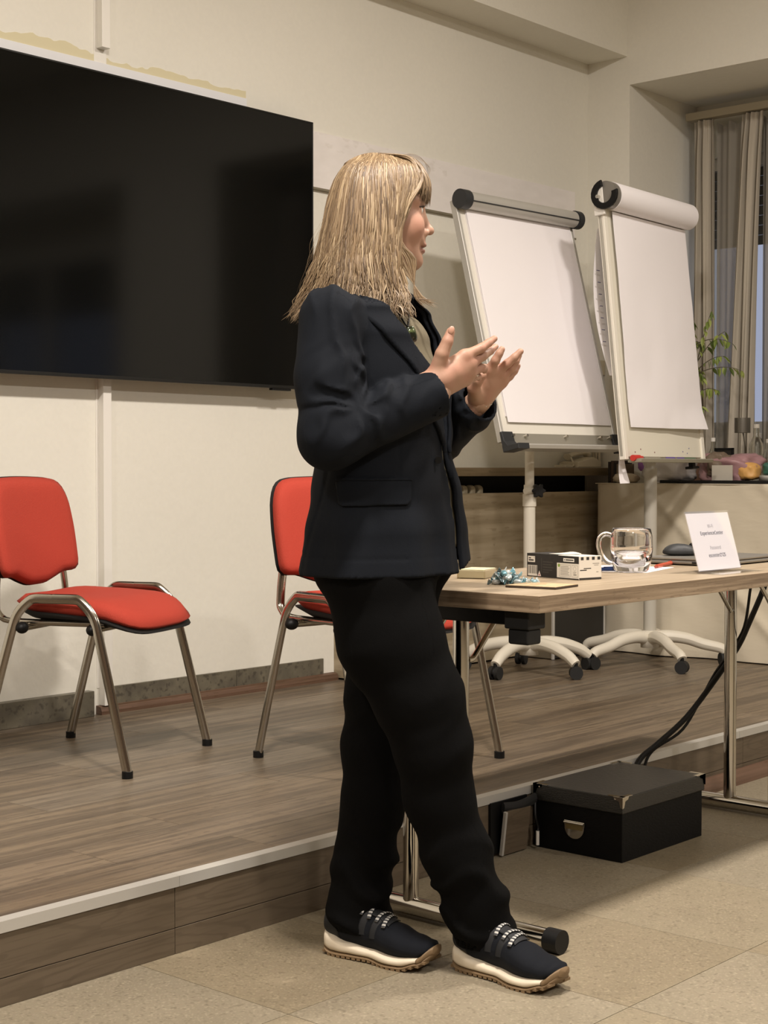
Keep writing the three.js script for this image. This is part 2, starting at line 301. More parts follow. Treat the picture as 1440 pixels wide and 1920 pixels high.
// ------------------------------------------------------------------ lamps: square surface mounted LED panels
RectAreaLightUniformsLib.init();
{
  const gm = std({ color: 0xffffff, emissive: LAMP_COLOR, emissiveIntensity: 8, roughness: 0.3 });
  LAMPS.forEach(([x, z, I], k) => {
    const t = thing('ceiling_lamp', ['small square ceiling lamp above the table', 'small square ceiling lamp in front of the television', 'small square ceiling lamp by the end wall', 'small square ceiling lamp beside the pier between windows', 'small square ceiling lamp over the middle of the hall', 'small square ceiling lamp in the rear corner'][k], 'ceiling lamp', [x, CEIL, z], 0, 'square lamps on the ceiling');
    mesh('housing', [span(-0.16, 0.16, -0.05, 0, -0.16, -0.14, 0.003), span(-0.16, 0.16, -0.05, 0, 0.14, 0.16, 0.003), span(-0.16, -0.14, -0.05, 0, -0.14, 0.14, 0.003), span(0.14, 0.16, -0.05, 0, -0.14, 0.14, 0.003)], M.alu, t);
    mesh('diffuser', plain(-0.14, 0.14, -0.046, -0.03, -0.14, 0.14), gm, t);
    const l = new THREE.RectAreaLight(LAMP_COLOR, I / 0.0784, 0.28, 0.28); l.name = 'light_panel'; l.position.set(0, -0.051, 0); l.rotation.x = -Math.PI / 2; l.castShadow = true; t.add(l);
  });
}

// ------------------------------------------------------------------ television on the wall
{
  const t = thing('television', 'large black wall television with thin metal frame above the red chairs', 'television', [2.68, 1.33, -4.232]);
  const w = 1.905, h = 1.042, z = 0.0;
  const screenM = phy({ color: 0x070808, roughness: 0.09, specularIntensity: 0.5, ior: 1.5 });
  mesh('housing', [span(-w / 2 + 0.16, w / 2 - 0.16, 0.14, h - 0.12, -0.072, -0.022, 0.012), span(-w / 2 + 0.012, w / 2 - 0.012, 0.012, h - 0.012, -0.03, -0.012, 0.006)], M.black, t).position.x = 0.73;
  const body = mesh('screen', span(-w / 2 + 0.006, w / 2 - 0.006, 0.011, h - 0.005, -0.012, z, 0.001), screenM, t); body.position.x = 0.73;
  const fr = mesh('bezel', [span(-w / 2, w / 2, h - 0.006, h, -0.014, 0.0015, 0.001), span(-w / 2, w / 2, 0, 0.012, -0.016, 0.002, 0.002), span(-w / 2, -w / 2 + 0.006, 0, h, -0.014, 0.0015, 0.001), span(w / 2 - 0.006, w / 2, 0, h, -0.014, 0.0015, 0.001)], std({ color: 0x2f2f2e, metalness: 0.7, roughness: 0.35 }), t); fr.position.x = 0.73;
  mesh('sensor_bar', span(1.46, 1.56, -0.008, 0.001, -0.02, 0.0, 0.002), M.black, t);
  mesh('wall_bracket', [span(0.43, 0.46, 0.2, 0.85, -0.088, -0.07, 0.001), span(1.0, 1.03, 0.2, 0.85, -0.088, -0.07, 0.001), span(0.4, 1.06, 0.5, 0.55, -0.088, -0.072, 0.001)], M.black, t);
}
// ------------------------------------------------------------------ red upholstered chairs with chrome frames
const redB = rep(texture(256, 256, (u, v) => { const a = 0.5 + 0.5 * Math.sin(u * 2 * Math.PI * 64), b = 0.5 + 0.5 * Math.sin(v * 2 * Math.PI * 64), n = noise2(u * 64, v * 64, 64, 64, 5); const k = 0.4 * a * b + 0.6 * n; return [k, k, k]; }, false), 12, 12);
const redM = std({ color: new THREE.Color().setRGB(0.43, 0.043, 0.022), roughness: 0.85, bumpMap: redB, bumpScale: 0.0006 });
function cushion(outline, yc, up, down, na = 48, nt = 10, pw = 5) {   // closed padded shape over an outline in x, z
  const f = side => grid(na, nt, (u, v) => { const [x, z] = outline(u * Math.PI * 2), t = v; const k = Math.pow(Math.max(0, 1 - Math.pow(t, pw)), 1 / 2.4); return [x * t, yc(x * t, z * t) + (side > 0 ? up * k : -down * k), z * t]; });
  const a = f(1), b = f(-1); for (const g of [a]) { const I = g.index.array; for (let i = 0; i < I.length; i += 3) [I[i], I[i + 1]] = [I[i + 1], I[i]]; }
  for (const g of [a, b]) { g.setAttribute('uv', new THREE.BufferAttribute(Float32Array.from({ length: g.attributes.position.count * 2 }, (_, i) => i % 2 ? g.attributes.position.getZ(i >> 1) : g.attributes.position.getX(i >> 1)), 2)); }
  const m = mergeVertices(mergeGeometries([a.toNonIndexed(), b.toNonIndexed()].map(g => { g.deleteAttribute('normal'); return g; })), 1e-5); m.computeVertexNormals(); return m;
}
const superE = (a, b, p) => t => { const c = Math.cos(t), s = Math.sin(t); const r = Math.pow(Math.pow(Math.abs(c), p) + Math.pow(Math.abs(s), p), -1 / p); return [a * c * r, b * s * r]; };
function makeChair(label, pos, turn) {
  const t = thing('chair', label, 'chair', pos, turn, 'red padded chairs on the stage');
  const seatO = superE(0.236, 0.218, 3.6);
  const yc = (x, z) => 0.452 + 0.016 * (x / 0.236) ** 2 * sstep(0.15, -0.1, z) + 0.014 * sstep(-0.08, -0.21, z) - 0.045 * sstep(0.06, 0.225, z) * sstep(0, 0.225, z);
  mesh('seat', cushion(seatO, yc, 0.034, 0.03), redM, t).position.z = 0.03;
  mesh('seat_shell', cushion(th => { const [x, z] = seatO(th); return [x * 1.004, z * 1.004]; }, (x, z) => yc(x, z) - 0.02, 0.006, 0.02, 48, 6, 9), M.blackSoft, t).position.z = 0.03;
  // backrest: outline x, y; bent about the sitter and leaning back
  const half = [[0, -0.165], [0.05, -0.163], [0.10, -0.150], [0.15, -0.135], [0.20, -0.132], [0.222, -0.122], [0.230, -0.10], [0.234, 0.0], [0.228, 0.08], [0.212, 0.125], [0.185, 0.15], [0.14, 0.159], [0.07, 0.162], [0, 0.163]];
  const crv = new THREE.CatmullRomCurve3([...half.map(([x, y]) => V(x, y, 0)), ...half.slice(1, -1).reverse().map(([x, y]) => V(-x, y, 0))], true, 'catmullrom', 0.35);
  const ring = crv.getSpacedPoints(72), outB = a => { const p = ring[Math.round(a / (Math.PI * 2) * 72) % 72]; return [p.x, p.y]; };
  const bend = (g, back) => { const p = g.attributes.position; for (let i = 0; i < p.count; i++) { const x = p.getX(i), y = p.getZ(i), d = p.getY(i); p.setXYZ(i, x, 0.672 + y * 0.985 - 0.06 * d, -0.235 - 0.17 * y + d + 0.5 * x * x + back); } g.computeVertexNormals(); return g; };
  mesh('backrest', bend(cushion(outB, () => 0, 0.024, 0.012, 72, 10, 7), 0.006), redM, t);
  mesh('backrest_shell', bend(cushion(th => { const [x, y] = outB(th); return [x * 1.012, y * 1.012]; }, () => 0, 0.004, 0.02, 72, 5, 10), -0.006), M.blackSoft, t);
  for (const s of [-1, 1]) {
    const leg = (z0, z1, z2, y2) => sweep([[s * 0.268, 0.012, z0], [s * 0.262, 0.2, lerp(z0, z1, 0.45)], [s * 0.255, 0.42, z1], [s * 0.253, 0.462, lerp(z1, z2, 0.35)], [s * 0.252, 0.486, lerp(z1, z2, 0.75)], [s * 0.252, 0.49, z2], [s * 0.252, 0.49, y2]], 0.0145, 0.0095, { seg: 14, n: 40, up: [s, 0, 0], tension: 0.3 });
    mesh('leg', leg(-0.237, -0.125, -0.055, 0.0), M.chromeDull, t); mesh('leg', leg(0.237, 0.135, 0.065, 0.0), M.chromeDull, t);
    for (const z of [-0.237, 0.237]) mesh('foot_cap', move(rod([0, 0, 0], [0, 0.02, 0], 0.0155, 14), s * 0.268, 0, z), M.black, t);
    mesh('back_upright', sweep([[s * 0.205, 0.418, 0.14], [s * 0.205, 0.418, -0.12], [s * 0.205, 0.424, -0.185], [s * 0.203, 0.45, -0.212], [s * 0.198, 0.50, -0.216], [s * 0.19, 0.55, -0.219], [s * 0.185, 0.585, -0.226]], 0.0095, 0.014, { seg: 12, n: 44, up: [s, 0, 0], tension: 0.3 }), M.chromeDull, t);
    for (const z of [-0.105, 0.118]) mesh('joint_cap', new THREE.SphereGeometry(0.017, 14, 10).scale(1.3, 1, 1).translate(s * 0.243, 0.405, z), M.black, t);
  }
  for (const z of [-0.105, 0.118]) mesh('cross_bar', rod([-0.245, 0.405, z], [0.245, 0.405, z], 0.0105), M.chromeDull, t);
  return t;
}
makeChair('red padded chair with chrome legs under the television, beside the cable duct', [2.867, ST, -3.68], 0.417);
makeChair('red padded chair with chrome legs standing behind the person in the blazer', [3.41, ST, -3.04], -0.134);

// ------------------------------------------------------------------ radiator niche: shelf, side and front boards, radiator
{
  const c = thing('radiator_cover', 'grey oak radiator cover with a shelf board behind the easels', 'radiator cover', [4.57, ST, -4.19]);
  mesh('side_panel', metreUV(span(0, 0.018, 0.008, 0.825, -0.129, 0, 0.001)), oakM, c);
  mesh('front_panel', metreUV(span(0.018, 1.815, 0.008, 0.75, -0.018, 0, 0.001), 0.3, 0.2), oakM, c);
  mesh('shelf', metreUV(span(-0.01, 1.815, 0.825, 0.862, -0.129, 0.015, 0.002)), std({ map: oakT, color: 0xcfc8bc, roughness: 0.6 }), c);
  mesh('shelf_top', span(-0.008, 1.812, 0.862, 0.8635, -0.128, 0.012, 0.0006), std({ color: 0xd8d2c2, roughness: 0.5 }), c);
  mesh('back_board', plain(0.03, 1.8, 0.3, 0.824, -0.1295, -0.127), std({ color: 0x191714, roughness: 0.9 }), c);
  const r = thing('radiator', 'cream ribbed radiator showing under the shelf board', 'radiator', [5.28, 0.45, -4.265], 0);
  for (let i = 0; i < 15; i++) mesh('rib', extrude(roundRect(-0.022, 0.022, 0, 0.5, 0.021), 0.034, 0.008).rotateY(Math.PI / 2).translate(-0.62 + i * 0.055, 0, 0), std({ color: 0xb9ae94, roughness: 0.5 }), r);
  mesh('pipe', rod([-0.65, 0.05, 0], [0.19, 0.05, 0], 0.014), std({ color: 0xb9ae94, roughness: 0.5 }), r);
}
// equipment case with silver edges by the radiator cover
{
  const c = thing('equipment_case', 'black floor case with brushed silver side standing before the radiator cover', 'case', [5.68, ST, -4.175]);
  mesh('body', span(0.006, 0.41, 0.004, 0.33, 0.0, 0.16, 0.004), std({ color: 0x23211d, roughness: 0.6 }), c);
  mesh('side_panel', span(-0.002, 0.006, 0.004, 0.33, 0.0, 0.16, 0.002), std({ color: 0x9c9585, metalness: 0.8, roughness: 0.35 }), c);
  for (const z of [0.005, 0.157]) mesh('edge_profile', span(-0.006, 0.008, 0, 0.335, z - 0.007, z + 0.007, 0.004), M.alu, c);
  mesh('edge_profile', span(0.402, 0.416, 0, 0.335, 0.15, 0.164, 0.004), M.alu, c);
}
// telephone and wall handset on the shelf
{
  const t = thing('desk_telephone', 'cream desk telephone lying on the shelf board between the easels', 'telephone', [6.24, 1.0295, -4.255]);
  const tm = std({ color: 0xd6cdb8, roughness: 0.5 });
  mesh('base', extrude([[-0.1, 0], [0.1, 0], [0.1, 0.028], [0.04, 0.05], [-0.1, 0.024]], 0.11, 0.004).translate(0, 0, -0.055), tm, t);
  mesh('handset', sweep([[-0.08, 0.05, -0.02], [-0.055, 0.058, -0.02], [0.0, 0.066, -0.02], [0.06, 0.07, -0.02], [0.085, 0.064, -0.02]], u => 0.017 + 0.007 * Math.abs(2 * u - 1) ** 4, u => 0.011 + 0.006 * Math.abs(2 * u - 1) ** 4, { seg: 12, up: [0, 1, 0] }), tm, t);
  mesh('cord', sweep([[-0.08, 0.045, 0], [-0.1, 0.012, 0.03], [-0.13, 0.006, 0.03], [-0.16, 0.006, 0.01]], 0.005, 0.005, { seg: 8 }), tm, t);
  single('note_pad', span(6.03, 6.1, 1.0292, 1.041, -4.26, -4.2, 0.002), std({ color: 0xcfc7b4, roughness: 0.8 }), 'small cream pad on the shelf board beside the telephone', 'note pad');
  const w = thing('wall_conduit', 'cream junction box on the corner wall with cables running down', 'junction box', [6.372, 1.05, -4.246]);
  mesh('hood', extrude([[-0.035, 0.43], [0.04, 0.43], [0.045, 0.44], [0.02, 0.49], [-0.01, 0.5], [-0.035, 0.5]], 0.05, 0.004).rotateY(Math.PI / 2).translate(-0.034, 0, 0), tm, w);
  for (const z of [-0.016, 0.0, 0.018]) mesh('cable', rod([-0.008, 0.0, z], [-0.008, 0.435, z], 0.006, 8), tm, w);
}
// ------------------------------------------------------------------ flip chart easels
const boardM = std({ color: 0xe8e4d8, roughness: 0.4 }), easelM = std({ color: 0xd9d3c3, roughness: 0.45 });
function starBase(t, r, a0) {
  const arms = [lathe([[0.001, 0.15], [0.035, 0.15], [0.04, 0.12], [0.04, 0.075], [0.001, 0.075]], 24)];
  mesh('base_hub', arms, easelM, t);
  for (let k = 0; k < 5; k++) {
    const a = (a0 + 72 * k) * Math.PI / 180, sx = Math.sin(a), cz = Math.cos(a);
    mesh('base_arm', sweep([[0.02, 0.118], [0.08, 0.125], [0.16, 0.115], [0.23, 0.092], [r - 0.02, 0.075], [r, 0.06]].map(([d, y]) => [sx * d, y, cz * d]), u => 0.027 - 0.006 * u, u => 0.029 - 0.008 * u, { seg: 12, up: [0, 1, 0], n: 24 }), easelM, t);
    const c = mesh('caster', [rod([sx * r, 0.03, cz * r], [sx * r, 0.068, cz * r], 0.008, 10), new THREE.SphereGeometry(0.026, 16, 8, 0, Math.PI * 2, 0, 1.7).scale(0.75, 1, 1.1).rotateY(a + 0.9 * k).translate(sx * r, 0.028, cz * r)], M.black, t);
    for (const s of [-1, 1]) mesh('wheel', new THREE.CylinderGeometry(0.027, 0.027, 0.016, 22).rotateZ(Math.PI / 2).translate(s * 0.014, 0, 0).rotateY(a + 0.9 * k).translate(sx * r, 0.027, cz * r), M.blackSoft, c);
  }
}
function wavy(w, h, amp, s, curl = 0) {                                // hanging sheet of paper, top at y = 0
  return sheet(24, 36, (u, v) => { const x = (u - 0.5) * w, y = -v * h; const n = fbm(u * 3 + s, v * 4 + s, 99, 99, 3, s) - 0.5; return [x, y, amp * (n * v + 0.25 * Math.sin(u * 5 + v * 3 + s) * v) + curl * Math.max(0, v - 0.9) * (u > 0.5 ? (u - 0.5) * 4 : 0)]; }, 0.0012);
}
{ // easel with the silver clamp bar
  const t = thing('flip_chart', 'flip chart easel with silver clamp bar, black caps and clean white pad', 'flip chart', [5.27, ST, -3.85]);
  starBase(t, 0.28, -83);
  mesh('column', rod([0, 0.08, 0], [0, 0.745, 0], 0.025, 24), easelM, t); mesh('inner_column', rod([0, 0.74, 0], [0, 1.2, 0], 0.0195, 24), easelM, t);
  mesh('collar', [rod([0, 0.70, 0], [0, 0.752, 0], 0.029, 24), rod([-0.055, 0.765, 0.02], [0.02, 0.765, 0.02], 0.013, 14), rod([0, 0.748, 0], [0, 0.79, 0], 0.024, 20)], easelM, t);
  const kn = new THREE.Shape(); for (let i = 0; i <= 60; i++) { const a = i / 60 * Math.PI * 2, r = 0.026 + 0.005 * Math.cos(6 * a); i ? kn.lineTo(r * Math.cos(a), r * Math.sin(a)) : kn.moveTo(r * Math.cos(a), r * Math.sin(a)); }
  mesh('knob', extrude(kn, 0.024, 0.004).rotateY(-0.6).translate(0.008, 0.765, 0.035), M.black, t);
  const Mx = new THREE.Matrix4().makeTranslation(0.03, 0.935, 0.15).multiply(new THREE.Matrix4().makeRotationY(-0.054)).multiply(new THREE.Matrix4().makeRotationX(-0.256));
  const on = g => g.applyMatrix4(Mx), W = 0.375, L = 1.055;
  mesh('bracket', on(span(-0.06, 0.06, 0.22, 0.42, -0.1, -0.019, 0.01)), easelM, t);
  mesh('board', on(span(-W + 0.006, W - 0.006, 0.02, L, -0.018, 0, 0.002)), boardM, t);
  for (const s of [-1, 1]) mesh('frame_rail', on(span(s * W - 0.009, s * W + 0.009, 0.03, L, -0.024, 0.006, 0.004)), M.alu, t);
  const pad = mesh('paper_pad', on(wavy(0.69, 0.9, 0.006, 3).translate(0.012, L - 0.045, 0.01)), M.paper, t);
  mesh('paper_stack', on(span(-0.333, 0.357, 0.135, L - 0.03, 0.0005, 0.007, 0.0005)), M.paper, t);
  mesh('clamp_bar', on(sweep([[-W + 0.02, L - 0.01, 0.032], [W - 0.01, L - 0.01, 0.032]], 0.036, 0.034, { seg: 28, straight: true, up: [0, 0, 1] })), M.alu, t);
  mesh('clamp_lip', on(span(-W + 0.02, W - 0.01, L - 0.028, L - 0.024, 0.04, 0.067, 0.001)), M.darkPlastic, t);
  for (const s of [-1, 1]) mesh('bar_cap', on(sweep([[s * W - (s < 0 ? 0.012 : 0.006), L - 0.01, 0.032], [s * W + (s < 0 ? 0.034 : 0.026), L - 0.01, 0.032]], 0.04, 0.039, { seg: 28, straight: true, up: [0, 0, 1] })), M.darkPlastic, t);
  mesh('tray_plate', on(span(-W + 0.03, W - 0.012, 0.008, 0.066, 0, 0.004, 0.001)), std({ color: 0xb3afa3, metalness: 0.6, roughness: 0.45 }), t);
  mesh('tray', on(extrude([[0, -0.008], [0.07, -0.014], [0.078, -0.002], [0.074, 0.004], [0.066, -0.004], [0, 0.004]].map(([z, y]) => [-z, y]), 2 * W + 0.02, 0.001).rotateY(Math.PI / 2).translate(-W - 0.01, 0, 0)), M.alu, t);
  for (const x of [-0.325, -0.24, 0.02, 0.255, 0.32]) mesh('peg', on(rod([x, 0.054, 0.002], [x, 0.054, 0.022], 0.006, 12)), M.chrome, t);
  for (const s of [-1, 1]) mesh('corner_cap', on(extrude([[0, 0.07], [0.012, 0.07], [0.016, 0.03], [0.03, 0.008], [0.084, 0.004], [0.082, -0.018], [0.0, -0.014]].map(([z, y]) => [-z, y]), s < 0 ? 0.07 : 0.055, 0.003).rotateY(Math.PI / 2).translate(s < 0 ? -W - 0.014 : W - 0.03, 0, 0)), M.darkPlastic, t);
}
{ // easel with the paper roll
  const t = thing('flip_chart', 'white flip chart easel with creased paper turned over a roll and red marker stain', 'flip chart', [5.838, ST, -3.612]);
  starBase(t, 0.325, -106);
  const colM = std({ color: 0xb9b5a9, roughness: 0.5 });
  mesh('column', rod([0, 0.08, 0], [0, 0.86, 0], 0.028, 24), colM, t); mesh('inner_column', rod([0, 0.8, 0], [0, 1.3, 0], 0.022, 20), colM, t);
  const Mx = new THREE.Matrix4().makeTranslation(-0.035, 0.895, 0.098).multiply(new THREE.Matrix4().makeRotationY(0.06)).multiply(new THREE.Matrix4().makeRotationX(-0.106));
  const on = g => g.applyMatrix4(Mx), W = 0.365, L = 1.1;
  mesh('bracket', on(span(-0.06, 0.06, 0.22, 0.42, -0.085, -0.019, 0.01)), easelM, t);
  mesh('board', on(span(-W, W, 0.012, L, -0.02, 0, 0.003)), std({ color: 0xe6e1d0, roughness: 0.4 }), t);
  for (const s of [-1, 1]) mesh('frame_rail', on(span(s * W - (s < 0 ? 0 : 0.028), s * W + (s < 0 ? 0.028 : 0), 0.0, L, -0.022, 0.008, 0.003)), std({ color: 0xeee9db, roughness: 0.4 }), t);
  mesh('paper_sheet', on(wavy(0.655, 0.905, 0.016, 8, 0.12).translate(0.02, L - 0.06, 0.016)), M.paper, t);
  mesh('paper_roll', on(sweep([[-W + 0.035, L + 0.0, 0.03], [W - 0.0, L + 0.0, 0.03]], 0.058, 0.052, { seg: 36, straight: true, up: [0, 0, 1] })), M.paper, t);
  mesh('roll_sleeve', on(sweep([[-W - 0.012, L, 0.03], [-W + 0.04, L, 0.03]], 0.056, 0.05, { seg: 32, straight: true, up: [0, 0, 1] })), std({ color: 0x8f8b84, metalness: 0.5, roughness: 0.4 }), t);
  mesh('roll_end', on(extrude((() => { const s = new THREE.Shape(); s.absarc(0, 0, 0.062, Math.PI * 0.55, Math.PI * 2.05); s.absarc(0.0, 0, 0.036, Math.PI * 2.05, Math.PI * 0.55, true); return s; })(), 0.014, 0.002).rotateY(-Math.PI / 2).translate(-W - 0.012, L, 0.03)), M.black, t);
  mesh('roll_bracket', on(span(-W - 0.014, -W + 0.0, L - 0.08, L + 0.045, -0.03, 0.02, 0.004)), M.white, t);
  mesh('roll_bolt', on(rod([-W - 0.03, L - 0.005, 0.0], [-W - 0.01, L - 0.005, 0.0], 0.008, 12)), M.chrome, t);
  mesh('tray', on(extrude([[0, -0.012], [0.06, -0.016], [0.066, -0.004], [0.06, 0.0], [0, 0.0]].map(([z, y]) => [-z, y]), 2 * W - 0.07, 0.001).rotateY(Math.PI / 2).translate(-W + 0.03, 0, 0)), std({ color: 0xa9a696, metalness: 0.5, roughness: 0.5 }), t);
  // dried marker ink on the lower board edge: spots and smears
  const ink = (name, list, col) => mesh(name, on(join(list.map(([x, y, w, h]) => span(x, x + w, y, y + h, 0.0002, 0.0016, 0.0004)))), std({ color: col, roughness: 0.7 }), t);
  const inkM = { red: 0xcc4a42, violet: 0x6a55a0, green: 0x5a7a5a };
  ink('red_smear', [[-0.31, 0.004, 0.11, 0.012]], inkM.red); ink('violet_smear', [[0.0, 0.004, 0.085, 0.009]], inkM.violet); ink('violet_smear', [[0.1, 0.004, 0.07, 0.008]], inkM.violet); ink('green_smear', [[0.17, 0.004, 0.11, 0.007]], inkM.green); ink('green_smear', [[-0.19, 0.004, 0.14, 0.008]], 0x9b9484);
  for (const [x, y] of [[-0.27, 0.03], [-0.22, 0.042], [0.16, 0.035], [0.2, 0.028], [-0.1, 0.03], [0.22, 0.05]]) ink('ink_spot', [[x, y, 0.006, 0.005]], [0x8a5a58, 0x77759a][x > 0 ? 1 : 0]);
  mesh('marker_cap', on(rod([-0.345, 0.004, 0.03], [-0.29, 0.004, 0.03], 0.013, 14)), std({ color: 0xc9372f, roughness: 0.5 }), t);
  mesh('clamp_clip', on(join([span(0.19, 0.25, -0.04, -0.028, -0.01, 0.03, 0.003), span(0.205, 0.235, -0.03, -0.012, 0, 0.02, 0.003)])), M.black, t);
  // sheets turned over the back, hanging behind the board
  const back = mesh('turned_sheet', on(sheet(10, 30, (u, v) => [-0.325 + u * 0.6 - 0.03 * Math.sin(v * 3.1), 0.98 - v * 0.62 + 0.0, -0.05 - 0.03 * Math.sin(v * 3) - 0.02 * u], 0.0015)), M.paper, t);
  for (let k = 0; k < 7; k++) mesh('marker_line', on(span(-0.352, -0.33, 0.8 - k * 0.05, 0.803 - k * 0.05, -0.058, -0.054, 0.0005)), std({ color: 0x5a5870, roughness: 0.8 }), t);
  mesh('hanging_sheet', on(sheet(4, 12, (u, v) => [-0.33 + u * 0.055, 0.06 - v * 0.155, -0.03 - 0.02 * Math.sin(v * 2 + u)], 0.002)), M.paper, t);
}
// ------------------------------------------------------------------ side table under a long cloth
{
  const A = [6.17, 6.78], B = [-4.12, -2.3], topY = 0.955 - ST;
  const t = thing('covered_table', 'side table under a long creased cream cloth below the curtains', 'table', [0, ST, 0]);
  mesh('top', span(A[0] + 0.012, A[1], topY - 0.03, topY - 0.004, B[0] + 0.012, B[1] - 0.01, 0.003), oakM, t);
  for (const x of [A[0] + 0.06, A[1] - 0.06]) for (const z of [B[0] + 0.08, B[1] - 0.08]) mesh('leg', rod([x, 0, z], [x, topY - 0.03, z], 0.018), M.chromeDull, t);
  const clothM = std({ color: 0xd2c8b2, roughness: 0.9, bumpMap: plasterB, bumpScale: 0.0006 });
  const crease = (a, y) => 0.024 * (fbm(a * 4 + y * 2.5, y * 3 - a, 999, 999, 4, 71) - 0.5) + 0.014 * Math.pow(Math.max(0, 1 - Math.abs(a * 0.9 + y * 0.9 - 1.5) * 16), 2) + 0.012 * Math.pow(Math.max(0, 1 - Math.abs(a * 0.7 + y * 0.9 - 1.75) * 14), 2) - 0.012 * Math.pow(Math.max(0, 1 - Math.abs(y - 0.33 + 0.02 * Math.sin(a * 9)) * 30), 2) - 0.008 * Math.pow(Math.max(0, 1 - Math.abs(a * 0.5 - y * 0.8 + 0.3) * 20), 2);
  const wob = (a, y) => { const d = topY - y; return d * (0.04 + 0.03 * Math.sin(a * 7.5 + 1) + 0.018 * Math.sin(a * 17 + 3)) * sstep(0, 0.7, d) + crease(a, y); };
  // one sheet: along the far end, round the corner, along the front
  const per = [[A[1], B[0], 0, -1], [A[0], B[0], 0, 0], [A[0], B[1], -1, 0]];
  const drop = sheet(220, 50, (u, v) => {
    const y = lerp(topY, 0.006, v), L1 = A[1] - A[0], L2 = B[1] - B[0], s = u * (L1 + L2), r = 0.03;
    let x, z, nx, nz; if (s < L1 - r) { x = A[1] - s; z = B[0]; nx = 0; nz = -1; } else if (s < L1 + r) { const q = (s - L1 + r) / (2 * r) * Math.PI / 2; x = A[0] + r - r * Math.sin(q); z = B[0] + r - r * Math.cos(q); nx = -Math.sin(q); nz = -Math.cos(q); } else { x = A[0]; z = B[0] + s - L1; nx = -1; nz = 0; }
    const o = wob(s, y) * (nz < -0.5 ? 0.3 : 1); return [x + nx * o, y, z + nz * o];
  }, 0.002);
  mesh('table_cloth', [drop, span(A[0] - 0.002, A[1], topY - 0.004, topY, B[0] - 0.002, B[1], 0.002)], clothM, t);
}
// ------------------------------------------------------------------ folding table in front
{
  const T = 0.76, x0 = 2.58, x1 = 4.21, z0 = -2.43, z1 = -1.86;
  const topT = wood(hex(0xa6957d), hex(0x8a795f), hex(0xb3a38a), { sx: 2.0, sy: 0.8, w: 1024, h: 512, fine: 90, knots: 0.35, s: 91 });
  const edgeT = wood(hex(0x8f7c64), hex(0x675541), hex(0xa18e75), { sx: 0.8, sy: 0.16, w: 512, h: 256, fine: 60, knots: 0.6, s: 95 });
  const t = thing('folding_table', 'pale wood folding table with chrome T-legs holding the glass mug and laptop', 'table', [0, 0, 0]);
  mesh('tabletop', metreUV(span(x0 + 0.0015, x1 - 0.0015, T - 0.036, T, z0 + 0.0015, z1 - 0.0015, 0.001)), std({ map: topT, roughness: 0.42 }), t);
  const em = std({ map: edgeT, roughness: 0.5 });
  mesh('edge_band', metreUV(span(x0, x1, T - 0.0355, T - 0.0006, z1 - 0.002, z1, 0.0006)), em, t); mesh('edge_band', metreUV(span(x0, x1, T - 0.0355, T - 0.0006, z0, z0 + 0.002, 0.0006)), em, t);
  mesh('edge_band', metreUV(span(x0 - 0.0005, x0 + 0.002, T - 0.0355, T - 0.0006, z0, z1, 0.0006)), em, t); mesh('edge_band', metreUV(span(x1 - 0.002, x1 + 0.0005, T - 0.0355, T - 0.0006, z0, z1, 0.0006)), em, t);
  for (const [x, dir] of [[2.662, 1], [4.128, -1]]) {
    mesh('foot_bar', sweep([[x, 0.026, -1.895], [x, 0.026, -2.435]], 0.0225, 0.0215, { seg: 20, straight: true, up: [0, 1, 0] }), M.chrome, t);
    for (const z of [-1.875, -2.445]) mesh('foot_end', sweep([[x, 0.026, z - 0.018], [x, 0.026, z + 0.018]], 0.0255, 0.0255, { seg: 20, straight: true, up: [0, 1, 0] }), M.black, t);
    for (const z of [-2.13, -2.275]) { mesh('column', rod([x, 0.03, z], [x, T - 0.07, z], 0.0182, 20), M.chrome, t); mesh('brace', sweep([[x + dir * 0.012, 0.60, z + 0.012], [x + dir * 0.03, 0.605, z + 0.014], [x + dir * 0.145, T - 0.044, z + 0.014], [x + dir * 0.175, T - 0.04, z + 0.014]], 0.0065, 0.0065, { seg: 10, n: 30, tension: 0.2 }), M.chrome, t); }
    mesh('cross_rail', span(x - 0.025, x + 0.025, T - 0.072, T - 0.037, -2.42, -1.95, 0.004), M.black, t);
  }
  const pb = mesh('latch_block', [span(2.6, 2.66, T - 0.075, T - 0.036, -1.965, -1.9, 0.004), span(2.606, 2.654, T - 0.108, T - 0.074, -1.96, -1.906, 0.006)], M.blackSoft, t);
}

